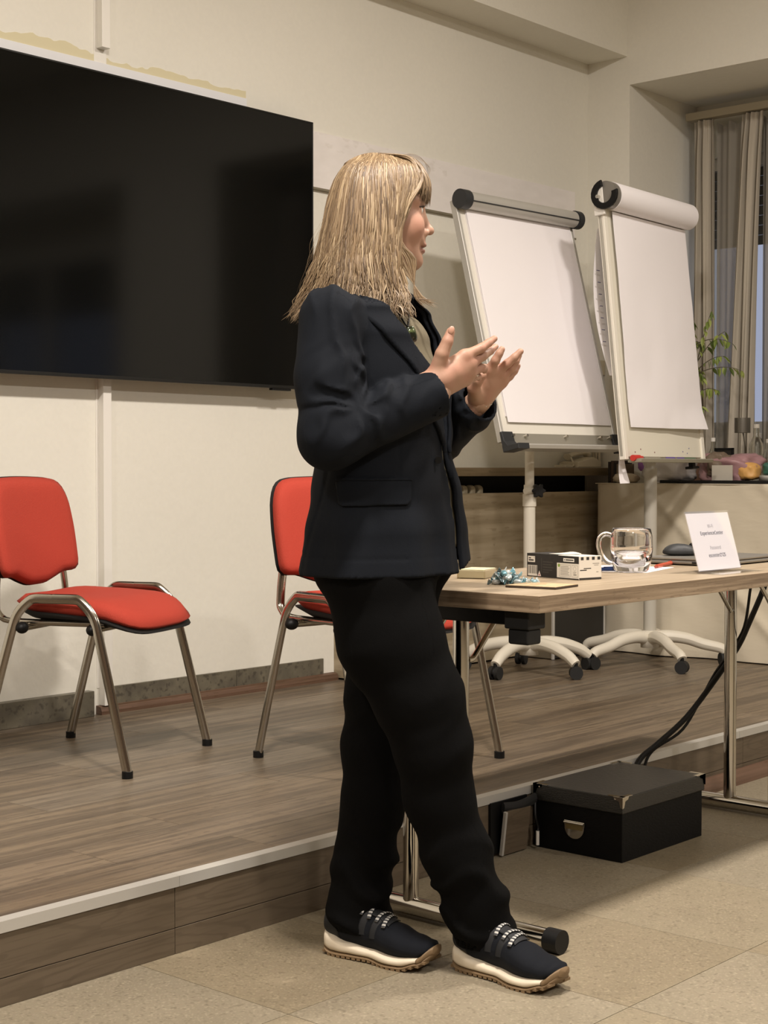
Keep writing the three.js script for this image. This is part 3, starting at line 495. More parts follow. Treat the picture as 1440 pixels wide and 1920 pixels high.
// ------------------------------------------------------------------ curtains
{
  const cM = std({ color: 0xb6ae9f, roughness: 0.95, bumpMap: plasterB, bumpScale: 0.0005 });
  const sheerM = std({ color: 0xa09a8e, roughness: 0.95, transparent: true, opacity: 0.68 });
  single('curtain_rail', [span(6.84, 6.90, 2.762, 2.80, -4.04, -1.5, 0.003)], std({ color: 0x9c927c, roughness: 0.6 }), 'grey wooden curtain rail across the window recess', 'curtain rail');
  // gathered panels: folds run from the rail to the floor; the lower part drifts sideways
  const panel = (za, zb, drift, folds, amp, label) => single('curtain', sheet(70, 40, (u, v) => {
    const y = lerp(2.755, ST + 0.03, v), spread = 1 + 0.5 * sstep(0, 1, v), zc = (za + zb) / 2 + drift * Math.pow(v, 0.8), z = zc + (u - 0.5) * (zb - za) * spread;
    const ph = u * Math.PI * 2 * folds, pinch = 0.55 + 0.45 * sstep(0.0, 0.08, v);
    return [6.862 + amp * pinch * Math.sin(ph) + 0.008 * Math.sin(ph * 2.3 + v * 4), y, z + 0.25 * amp * Math.sin(ph * 0.5 + v * 3)];
  }, 0.0025), cM, label, 'curtain', 'gathered cream curtains');
  panel(-4.0, -3.9, 0.0, 2.5, 0.022, 'gathered cream curtain against the recess side wall'); panel(-3.735, -3.62, -0.09, 3, 0.024, 'gathered cream curtain that slants toward the corner lower down'); panel(-3.55, -3.4, -0.03, 3, 0.026, 'gathered cream curtain beyond the slanting one');
  panel(-2.7, -2.4, 0.03, 5, 0.03, 'gathered cream curtain in the middle of the wide window'); panel(-1.75, -1.52, 0, 4, 0.03, 'gathered cream curtain beside the pier');
  const sheer = (za, zb, k, label) => single('sheer_curtain', sheet(40, 20, (u, v) => [6.93 + 0.008 * Math.sin(u * 14 + k) + 0.004 * Math.sin(u * 31 + v * 2), lerp(2.75 - 0.02 * Math.sin(u * 9) ** 2, ST + 0.03, v), lerp(za, zb, u)], 0.0012), sheerM, label, 'curtain', 'sheer curtains');
  sheer(-3.91, -3.70, 0, 'sheer grey curtain behind the leafy plant'); sheer(-3.66, -3.5, 2, 'sheer grey curtain right of the slanting curtain'); sheer(-3.45, -2.6, 3, 'wide sheer grey curtain in the middle of the window'); sheer(-2.45, -1.6, 4, 'wide sheer grey curtain toward the pier');
  const loopM = cM;
}
// ------------------------------------------------------------------ plant behind the easel
{
  const t = thing('potted_plant', 'leafy green weeping fig plant in a pot beside the curtains', 'plant', [6.6, 0.957, -3.88]);
  mesh('pot', lathe([[0.001, 0], [0.07, 0], [0.085, 0.14], [0.09, 0.145], [0.082, 0.145], [0.075, 0.12], [0.001, 0.12]], 24), std({ color: 0x7b5b49, roughness: 0.8 }), t);
  const barkM = std({ color: 0x5b5546, roughness: 0.9 }), leafG = (() => {
    const g = grid(4, 6, (u, v) => { const w = 0.0085 * Math.sin(Math.PI * Math.pow(v, 0.8)), x = (u - 0.5) * 2 * w; return [x, -0.15 * v * v * 0.05 + Math.abs(x) * 0.35, v * 0.046]; }); return g; })();
  const leafM = [0x98a552, 0x7b8f3e, 0x66793a, 0xaab765].map(c => phy({ color: c, roughness: 0.6, transmission: 0.25, thickness: 0, side: THREE.DoubleSide }));
  mesh('trunk', sweep([[0, 0.1, 0], [0.005, 0.3, 0.01], [-0.01, 0.5, 0.02], [0, 0.72, 0.02]], u => 0.008 - 0.004 * u, u => 0.008 - 0.004 * u, { seg: 8 }), barkM, t);
  const tips = [[0, 0.82, 0.13], [0.02, 0.72, 0.19], [0, 0.6, 0.2], [0.0, 0.53, 0.29], [-0.02, 0.44, 0.17], [0.03, 0.66, 0.06], [-0.03, 0.78, 0.04], [0.01, 0.5, 0.08], [0, 0.66, 0.24], [-0.03, 0.36, 0.1], [0.02, 0.86, -0.05], [-0.02, 0.7, -0.15], [0, 0.55, -0.18]];
  tips.forEach(([x, y, z], k) => {
    const b = 0.25 + 0.35 * rnd() + 0.1 * (y > 0.6 ? 1 : 0), A = V(-0.005, b, 0.015), E = V(x, y, z), m = A.clone().lerp(E, 0.55).add(V(0, 0.06, 0));
    const c = new THREE.QuadraticBezierCurve3(A, m, E); mesh('branch', sweep(c.getPoints(8), u => 0.003 - 0.002 * u, u => 0.003 - 0.002 * u, { seg: 6, n: 12 }), barkM, t);
    for (let i = 0; i < 11; i++) {
      const s = 0.42 + 0.58 * (i + 0.5 * rnd()) / 9, p = c.getPoint(Math.min(1, s)), l = mesh('leaf', leafG, leafM[Math.floor(rnd() * 4)], t), q = 0.75 + 0.5 * rnd();
      l.position.copy(p); l.scale.set(q, q, q); l.rotation.set(0.5 + 0.9 * rnd(), rr(-1.9, 1.9) + (z > 0 ? 0 : Math.PI), rr(-0.7, 0.7), 'YXZ');
    }
  });
}
// ------------------------------------------------------------------ things on the covered table
{
  const y0 = 0.9562, film = (c, o) => phy({ color: c, roughness: 0.35, transparent: true, opacity: o });
  function crumple(w, h, d, s, k = 0.16) {                           // soft bag shape sitting on y = 0
    const g = new THREE.SphereGeometry(1, 40, 28), p = g.attributes.position;
    for (let i = 0; i < p.count; i++) { let x = p.getX(i), y = p.getY(i), z = p.getZ(i); const n = 1 + k * 2 * (noise3(x * 2.3 + s, y * 2.3, z * 2.3 + s) - 0.5) + k * Math.abs(noise3(x * 6 + s, y * 6, z * 6) - 0.5); const f = v => Math.sign(v) * Math.pow(Math.abs(v), 0.7); p.setXYZ(i, f(x) * n * w / 2, Math.max(0, (f(y) * n + 0.85) * h / 1.85), f(z) * n * d / 2); }
    g.computeVertexNormals(); return g;
  }
  single('serving_tray', [span(6.22, 6.52, y0, y0 + 0.006, -3.8, -2.95, 0.003), span(6.22, 6.228, y0, y0 + 0.014, -3.8, -2.95, 0.003)], M.black, 'flat black tray on the cream cloth under the bags', 'tray');
  const b1 = thing('plastic_bag', 'clear crumpled plastic bag with a violet pack showing on the cloth', 'bag', [6.37, y0 + 0.006, -3.835]);
  mesh('film', crumple(0.2, 0.125, 0.25, 3), film(0xd8d3cd, 0.86), b1); mesh('violet_pack', crumple(0.12, 0.07, 0.1, 9, 0.06).translate(-0.03, 0.05, -0.09), std({ color: 0x9a68b4, roughness: 0.5 }), b1);
  const b2 = thing('snack_bag', 'pink crumpled bag with an orange patch behind a blank white card', 'bag', [6.4, y0 + 0.006, -3.53]);
  mesh('wrapper', crumple(0.2, 0.125, 0.26, 15, 0.28), std({ color: 0xa07c7e, roughness: 0.35 }), b2); mesh('orange_patch', crumple(0.1, 0.075, 0.1, 22, 0.1).translate(-0.045, 0.012, 0.115), std({ color: 0xd2a15c, roughness: 0.5 }), b2);
  mesh('brown_insert', crumple(0.12, 0.1, 0.12, 31, 0.2).translate(-0.045, 0.03, -0.03), std({ color: 0x6f6050, roughness: 0.6 }), b2);
  single('blank_card', span(6.262, 6.272, y0 + 0.006, y0 + 0.082, -3.552, -3.45, 0.001), std({ color: 0xb9b3a6, roughness: 0.7 }), 'blank off-white card standing in front of the pink bag', 'card');
  single('small_bag', crumple(0.1, 0.045, 0.12, 44, 0.1).translate(6.28, y0, -4.02), std({ color: 0xcdbfa8, roughness: 0.6 }), 'small beige packet lying by the easel column', 'packet');
  const books = [[0x2b2521, 0.014, 0.1], [0x4a3b30, 0.016, 0.105], [0x1d1a18, 0.012, 0.095], [0x7a6a56, 0.01, 0.09]]; let z = -4.11;
  books.forEach(([c, w, h], i) => { const b = single('booklet', span(6.26, 6.4, y0, y0 + h, z, z + w, 0.001), std({ color: c, roughness: 0.6 }), ['thin black booklet upright beside the hanging paper', 'dark brown booklet in the small upright row', 'thin black booklet between brown and tan ones', 'thin tan booklet at the open end of the row'][i], 'booklet', 'booklets on the covered table'); z += w + 0.002; });
  const l = thing('table_lamp', 'small table lamp with a silver drum shade on a thin curved stem', 'lamp', [6.56, y0, -3.56]);
  mesh('base', lathe([[0.001, 0], [0.045, 0], [0.045, 0.008], [0.006, 0.014], [0.001, 0.014]], 24), M.alu, l);
  mesh('stem', sweep([[0, 0.01, 0], [0.0, 0.1, 0.012], [0, 0.18, 0.012], [0, 0.25, 0]], 0.003, 0.003, { seg: 8 }), std({ color: 0x5c564a, metalness: 0.8, roughness: 0.4 }), l);
  mesh('shade', lathe([[0.036, 0.235], [0.037, 0.235], [0.037, 0.305], [0.036, 0.305], [0.0355, 0.3], [0.0355, 0.24], [0.036, 0.235]], 32), std({ color: 0x77736a, metalness: 0.75, roughness: 0.35 }), l);
  const clearM = phy({ transmission: 1, thickness: 0.004, ior: 1.45, roughness: 0.03, color: 0xf4f4f0 });
  const bottle = (h, r) => lathe([[0.001, 0], [r, 0], [r, h * 0.62], [r * 0.92, h * 0.7], [r * 0.45, h * 0.84], [r * 0.4, h], [r * 0.34, h], [r * 0.38, h * 0.84], [r * 0.82, h * 0.7], [r * 0.9, h * 0.62], [r * 0.9, 0.006], [0.001, 0.006]], 28);
  function glassBottle(x, z, h, r, cap, label) { const b = thing('glass_bottle', label, 'bottle', [x, y0, z], 0, 'clear bottles on the covered table'); mesh('glass', bottle(h, r), clearM, b); mesh('cap', rod([0, h - 0.004, 0], [0, h + 0.014, 0], r * 0.44, 16), std({ color: cap, roughness: 0.5 }), b); }
  glassBottle(6.555, -3.485, 0.26, 0.034, 0xbdb8ac, 'tall clear bottle beside the silver lamp shade'); glassBottle(6.55, -3.42, 0.19, 0.03, 0xbdb8ac, 'shorter clear bottle next to the green packet'); glassBottle(6.56, -3.715, 0.2, 0.026, 0xe2dfd6, 'slim dark clear bottle with white cap at the board edge');
  const f = thing('picture_frame', 'small black standing frame behind the pink bag', 'frame', [6.56, y0, -3.655]);
  mesh('frame', [span(-0.006, 0.006, 0, 0.165, -0.05, -0.04, 0.002), span(-0.006, 0.006, 0, 0.165, 0.04, 0.05, 0.002), span(-0.006, 0.006, 0.155, 0.165, -0.05, 0.05, 0.002), span(-0.006, 0.006, 0, 0.012, -0.05, 0.05, 0.002)], M.black, f); mesh('dark_panel', span(0, 0.004, 0.01, 0.156, -0.042, 0.042, 0.001), std({ color: 0x1a1714, roughness: 0.3 }), f); mesh('stand', span(0.004, 0.05, 0, 0.006, -0.02, 0.02, 0.001), M.black, f);
  const g = thing('green_packet', 'dark green packet on a white dish at the bags\' far end', 'packet', [6.36, y0 + 0.006, -3.29]);
  mesh('dish', lathe([[0.001, 0], [0.06, 0], [0.07, 0.03], [0.066, 0.03], [0.056, 0.006], [0.001, 0.006]], 28), M.white, g); mesh('packet', crumple(0.09, 0.06, 0.1, 51, 0.15).translate(0, 0.03, 0), std({ color: 0x2f5a4a, roughness: 0.5 }), g);
}
// ------------------------------------------------------------------ things on the folding table
const TY = 0.7602;
{
  // wrapped sweets
  const foil = [0x9cc3cc, 0xc9d6d6, 0x6fa2ae, 0xbfc4c2, 0x6d8286].map(c => phy({ color: c, roughness: 0.28, metalness: 0.35, clearcoat: 0.6 }));
  const bodyG = (() => { const g = new THREE.SphereGeometry(1, 14, 10), p = g.attributes.position; for (let i = 0; i < p.count; i++) { const f = v => Math.sign(v) * Math.pow(Math.abs(v), 0.75); p.setXYZ(i, f(p.getX(i)) * 0.0100, f(p.getY(i)) * 0.006, f(p.getZ(i)) * 0.007); } g.computeVertexNormals(); return g; })();
  const endG = s => sheet(12, 4, (u, v) => { const r = 0.0016 + v * 0.009, a = (u - 0.5) * 2.6; return [s * (0.0092 + v * 0.010), Math.sin(a) * r * 0.75 + 0.0022 * Math.sin(u * 24) * v, Math.cos(a) * r * 0.2 + r * 0.8 * Math.sin(a * 0.9 + s)]; }, 0.0005);
  const e1 = endG(1), e2 = endG(-1), spots = [];
  const lay = []; for (let i = 0; i < 24; i++) { const up = i < 13 ? 0 : i < 21 ? 1 : 2, w = [0.062, 0.04, 0.02][up], q = rr(-w, w) + (up ? -0.008 : 0), p = rr(-0.02, 0.024) * (up ? 0.6 : 1); lay.push([2.803 + q * 0.663 + p * 0.749, -2.108 + q * 0.749 - p * 0.663, up]); }
  lay.forEach(([x, z, up], i) => {
    const t = thing('wrapped_sweet', `${['pale blue', 'silvery white', 'teal blue', 'silver grey', 'dark grey blue'][i % 5]} foil wrapped sweet ${up ? 'on top of' : 'at the bottom of'} the little heap`, 'sweet', [x, TY + 0.006 + up * 0.0095, z], rr(0, 6), up ? 'sweets on top of the heap' : 'sweets at the bottom of the heap');
    mesh('sweet', bodyG, foil[i % 5], t); mesh('twist', e1, foil[(i + 1) % 5], t); mesh('twist', e2, foil[(i + 1) % 5], t); t.rotation.z = up ? rr(-0.5, 0.5) : rr(-0.1, 0.1);
  });
  // small clear tin with yellow notes
  const tin = thing('note_box', 'small clear plastic box of pale yellow notes behind the sweets', 'box', [2.925, TY, -2.29], 0.35);
  const clearP = phy({ transmission: 1, thickness: 0, roughness: 0.12, ior: 1.45, color: 0xf2efe6 });
  mesh('base', [span(-0.05, 0.05, 0, 0.0015, -0.035, 0.035, 0.0005), span(-0.05, 0.05, 0, 0.022, 0.0335, 0.035, 0.0005), span(-0.05, 0.05, 0, 0.022, -0.035, -0.0335, 0.0005), span(-0.05, -0.0485, 0, 0.022, -0.035, 0.035, 0.0005), span(0.0485, 0.05, 0, 0.022, -0.035, 0.035, 0.0005)], clearP, tin);
  mesh('notes', span(-0.047, 0.047, 0.0018, 0.02, -0.032, 0.032, 0.001), std({ color: 0xcfcabb, roughness: 0.8 }), tin);
  mesh('yellow_note', span(-0.046, 0.046, 0.0202, 0.022, -0.031, 0.031, 0.0006), std({ color: 0xd8d2ac, roughness: 0.8 }), tin);
  // wooden coaster with a dark edge
  const co = thing('coaster', 'flat pale wooden coaster with a dark edge near the table corner', 'coaster', [2.785, TY, -2.0], 0.14);
  mesh('board', metreUV(span(-0.055, 0.055, 0, 0.005, -0.062, 0.062, 0.0012)), std({ color: 0x3b2d20, roughness: 0.7 }), co);
  mesh('veneer', metreUV(span(-0.0545, 0.0545, 0.005, 0.0056, -0.0615, 0.0615, 0.0002)), std({ map: wood(hex(0xc2aa84), hex(0x94764f), hex(0xcfb994), { sx: 0.3, sy: 0.15, w: 256, h: 128, fine: 40, s: 131 }), roughness: 0.6 }), co);
  // printed carton
  const cv = document.createElement('canvas'); cv.width = 1024; cv.height = 300; const c = cv.getContext('2d');
  c.fillStyle = '#171615'; c.fillRect(0, 0, 1024, 300);
  c.fillStyle = '#d8d2c6'; c.fillRect(18, 30, 145, 80); c.fillStyle = '#3a3734'; c.fillRect(35, 48, 46, 16); c.fillRect(35, 74, 100, 20); c.fillRect(140, 42, 8, 12);
  c.fillStyle = '#d8d2c6'; c.fillRect(18, 150, 190, 140); c.fillStyle = '#2a2826'; for (let x = 28, k = 0; x < 198; k++) { const w = 3 + (k * 7 % 5) * 2; c.fillRect(x, 156, w, 105); x += w + 4 + (k * 5 % 3) * 3; }
  c.fillStyle = '#dccfc6'; c.beginPath(); c.moveTo(215, 290); c.lineTo(250, 215); c.lineTo(285, 290); c.fill(); c.fillStyle = '#a5403a'; c.fillRect(240, 262, 18, 20);
  c.fillStyle = '#4a4743'; c.fillRect(290, 50, 6, 190); for (const [y, w] of [[90, 200], [125, 170], [160, 215], [195, 190], [225, 120]]) { c.fillStyle = '#35322f'; c.fillRect(320, y, w, 13); }
  c.fillStyle = '#dad4c7'; c.fillRect(600, 95, 424, 190); c.fillStyle = '#e8e4da'; c.fillRect(725, 30, 210, 44); c.fillStyle = '#2b2926'; c.fillRect(740, 46, 20, 14); c.fillRect(770, 44, 150, 16);
  c.strokeStyle = '#8d877c'; c.lineWidth = 4; c.strokeRect(648, 118, 215, 150); c.strokeRect(888, 118, 115, 150); c.fillStyle = '#8c877d'; for (let y = 136; y < 250; y += 18) c.fillRect(668, y, 150 + (y * 7 % 35), 7);
  c.fillStyle = '#7d9a3c'; c.beginPath(); c.arc(640, 128, 22, 0, 7); c.fill(); c.fillStyle = '#6f6a60'; c.beginPath(); c.arc(945, 160, 26, 0, 7); c.stroke(); c.fillRect(915, 200, 60, 6); c.fillRect(915, 215, 50, 6); c.fillRect(920, 232, 60, 12);
  const pt = new THREE.CanvasTexture(cv); pt.colorSpace = THREE.SRGBColorSpace;
  const ev = document.createElement('canvas'); ev.width = 300; ev.height = 300; const e = ev.getContext('2d'); e.fillStyle = '#d9d2c4'; e.fillRect(0, 0, 300, 300); e.fillStyle = '#2b2926'; for (let i = 0; i < 4; i++) e.fillRect(20 + i * 75, 8, 38, 40); e.fillRect(10, 170, 90, 14); e.fillRect(60, 150, 100, 12); e.fillRect(0, 275, 300, 25); e.fillStyle = '#8d877c'; e.fillRect(180, 90, 90, 10); e.fillRect(200, 112, 60, 8); e.fillRect(230, 200, 30, 10);
  const et = new THREE.CanvasTexture(ev); et.colorSpace = THREE.SRGBColorSpace;
  const k = thing('carton', 'black and white printed carton with barcode lying on the table', 'carton', [3.062, TY, -2.135], -1.79);
  mesh('body', span(-0.092, 0.092, 0, 0.056, -0.036, 0.036, 0.001), std({ color: 0xd6d0c3, roughness: 0.6 }), k);
  mesh('printed_front', grid(1, 1, (u, v) => [lerp(-0.0915, 0.0915, u), lerp(0.0006, 0.0555, v), 0.0363]), std({ map: pt, roughness: 0.5 }), k);
  mesh('printed_end', grid(1, 1, (u, v) => [0.0923, lerp(0.0006, 0.0555, v), lerp(0.0355, -0.0355, u)]), std({ map: et, roughness: 0.5 }), k);
  mesh('black_lid_half', span(-0.0922, 0.02, 0.0555, 0.0566, -0.0362, 0.0362, 0.0004), std({ color: 0x1b1a18, roughness: 0.5 }), k);
  mesh('lid_flap', sheet(6, 4, (u, v) => [lerp(-0.03, 0.03, u), 0.057 + 0.004 * v * Math.sin(u * 3), lerp(0.02, -0.03, v)], 0.0006), std({ color: 0xd6d0c3, roughness: 0.6 }), k);
  // papers and pens
  single('paper_sheet', span(3.30, 3.53, TY, TY + 0.0012, -2.3, -2.10, 0.0004).translate(-3.42, 0, 2.2).rotateY(0.25).translate(3.43, 0, -2.2), M.paper, 'white paper sheet lying under the glass mug and pens', 'paper');
  function pen(name, a, b, col, tipc, label) { const t = thing(name, label, 'pen', [a[0], TY + 0.0055, a[1]], Math.atan2(-(b[1] - a[1]), b[0] - a[0])); const L = Math.hypot(b[0] - a[0], b[1] - a[1]); mesh('barrel', rod([0.02, 0, 0], [L - 0.012, 0, 0], 0.0052, 14), std({ color: col, roughness: 0.35 }), t); mesh('tip', rod([0.02, 0, 0], [0, 0, 0], 0.0046, 12, 0.0012), std({ color: tipc, roughness: 0.4 }), t); mesh('clip', span(L - 0.05, L - 0.012, 0.005, 0.0065, -0.0015, 0.0015, 0.0005), std({ color: tipc, roughness: 0.4 }), t); mesh('end_cap', rod([L - 0.012, 0, 0], [L, 0, 0], 0.0045, 12), std({ color: tipc, roughness: 0.4 }), t); }
  pen('ballpoint_pen', [3.48, -2.14], [3.68, -2.205], 0xc05236, 0xa03c28, 'red pen lying between the glass mug and the laptop'); pen('ballpoint_pen', [3.22, -2.24], [3.36, -2.165], 0x233a6b, 0x1c2c50, 'dark blue pen lying behind the printed carton');
  // double walled glass mug with water
  const mug = thing('glass_mug', 'double walled glass mug part filled with water', 'mug', [3.345, TY, -2.125], -0.846);
  const gl = phy({ transmission: 1, thickness: 0.01, ior: 1.47, roughness: 0.0, color: 0xffffff });
  mesh('glass', lathe([[0.001, 0.0], [0.036, 0.0], [0.044, 0.006], [0.051, 0.03], [0.054, 0.06], [0.0535, 0.09], [0.049, 0.108], [0.0465, 0.111], [0.0445, 0.109], [0.046, 0.095], [0.047, 0.07], [0.045, 0.05], [0.038, 0.032], [0.024, 0.02], [0.001, 0.016]], 48), gl, mug);
  mesh('water', lathe([[0.001, 0.0163], [0.0238, 0.0203], [0.0377, 0.0323], [0.0446, 0.0498], [0.001, 0.0498]], 48), phy({ transmission: 1, thickness: 0.02, ior: 1.33, roughness: 0, color: 0xffffff }), mug);
  mesh('handle', sweep([[-0.049, 0.092, 0], [-0.066, 0.096, 0], [-0.080, 0.086, 0], [-0.083, 0.066, 0], [-0.076, 0.044, 0], [-0.063, 0.028, 0], [-0.048, 0.022, 0]], 0.0062, 0.0075, { seg: 14, n: 40, up: [0, 0, 1] }), gl, mug);
  // closed laptop with mouse on top
  const lap = thing('laptop', 'closed grey laptop lying under the computer mouse', 'laptop', [3.825, TY, -2.17], 0.03);
  const lm = std({ color: 0x8e8a82, metalness: 0.55, roughness: 0.4 });
  mesh('base', span(-0.165, 0.165, 0.003, 0.013, -0.115, 0.115, 0.005), lm, lap); mesh('lid', span(-0.165, 0.165, 0.0138, 0.021, -0.115, 0.115, 0.004), lm, lap);
  for (const x of [-0.14, 0.14]) mesh('rubber_foot', span(x - 0.02, x + 0.02, 0, 0.0035, -0.1, -0.09, 0.001), M.black, lap); for (const x of [-0.14, 0.14]) mesh('rubber_foot', span(x - 0.02, x + 0.02, 0, 0.0035, 0.09, 0.1, 0.001), M.black, lap);
  mesh('port', span(-0.1655, -0.164, 0.0055, 0.0105, 0.03, 0.045, 0.0004), M.black, lap); mesh('port', span(-0.1655, -0.164, 0.0055, 0.0105, 0.06, 0.07, 0.0004), M.black, lap);
  const mo = thing('computer_mouse', 'dark grey computer mouse resting on the closed laptop', 'mouse', [3.757, TY + 0.021, -2.225], 0.724);
  const shell = (sc, y0, y1) => { const g = new THREE.SphereGeometry(1, 32, 20), p = g.attributes.position; for (let i = 0; i < p.count; i++) { const f = (v, e) => Math.sign(v) * Math.pow(Math.abs(v), e); let x = f(p.getX(i), 0.8), y = f(p.getY(i), 0.8), z = f(p.getZ(i), 0.7); const top = 0.033 * (1 - 0.25 * (z + 0.2) ** 2); p.setXYZ(i, x * 0.03 * sc * (1 - 0.06 * z), clamp(y > 0 ? 0.008 + y * (top - 0.008) : 0.008 + y * 0.008, y0, y1), z * 0.05 * sc); } g.computeVertexNormals(); return g; };
  mesh('shell', shell(1, 0, 1), std({ color: 0x2f3132, roughness: 0.55 }), mo); mesh('side_skirt', shell(1.02, 0, 0.015), std({ color: 0x1d1e1e, roughness: 0.7 }), mo); mesh('scroll_wheel', new THREE.CylinderGeometry(0.008, 0.008, 0.006, 16).rotateZ(Math.PI / 2).translate(0, 0.027, 0.03), M.black, mo);
  // table sign in a clear stand
  const sv = document.createElement('canvas'); sv.width = 1260; sv.height = 890; const s = sv.getContext('2d'); s.fillStyle = '#ffffff'; s.fillRect(0, 0, 1260, 890); s.textAlign = 'center';
  s.fillStyle = '#77737a'; s.font = '76px sans-serif'; s.fillText('Wi-Fi', 630, 235); s.fillText('Password', 640, 575); s.fillStyle = '#2f2c33'; s.font = 'bold 80px sans-serif'; s.fillText('ExperienceCenter', 630, 345); s.fillText('escenter2125', 640, 695);
  const stx = new THREE.CanvasTexture(sv); stx.colorSpace = THREE.SRGBColorSpace;
  const sg = thing('table_sign', 'clear acrylic table sign with printed network name and password', 'sign', [3.493, TY, -1.945], 0.0);
  const acr = phy({ transmission: 1, thickness: 0, roughness: 0.03, ior: 1.49 }), tl = -0.275;
  const on = g => g.rotateX(tl).translate(0, 0.005, -0.01);
  mesh('holder', [on(span(-0.107, 0.107, 0, 0.154, 0.0012, 0.0024, 0.0003)), on(span(-0.107, 0.107, 0, 0.154, -0.0024, -0.0012, 0.0003))], acr, sg);
  mesh('foot_plate', span(-0.107, 0.107, 0, 0.002, -0.012, 0.055, 0.0005), acr, sg);
  const cardC = 0xdedadb;
  mesh('printed_card', on(span(-0.105, 0.105, 0.002, 0.149, -0.0009, 0.0007, 0.0002)), std({ color: cardC, roughness: 0.8 }), sg);
  mesh('print', on(grid(1, 1, (u, v) => [lerp(-0.1049, 0.1049, u), lerp(0.0022, 0.1488, v), 0.0009])), std({ map: stx, color: cardC, roughness: 0.8 }), sg);
  // charger cable behind the sign
  single('laptop_cable', sweep([[4.0, TY + 0.008, -2.17], [4.04, TY + 0.006, -2.1], [4.09, TY + 0.005, -2.08], [4.13, TY + 0.006, -2.12], [4.17, TY + 0.006, -2.09]], 0.003, 0.003, { seg: 8 }), M.black, 'thin black cable curling on the table beside the laptop', 'cable');
}
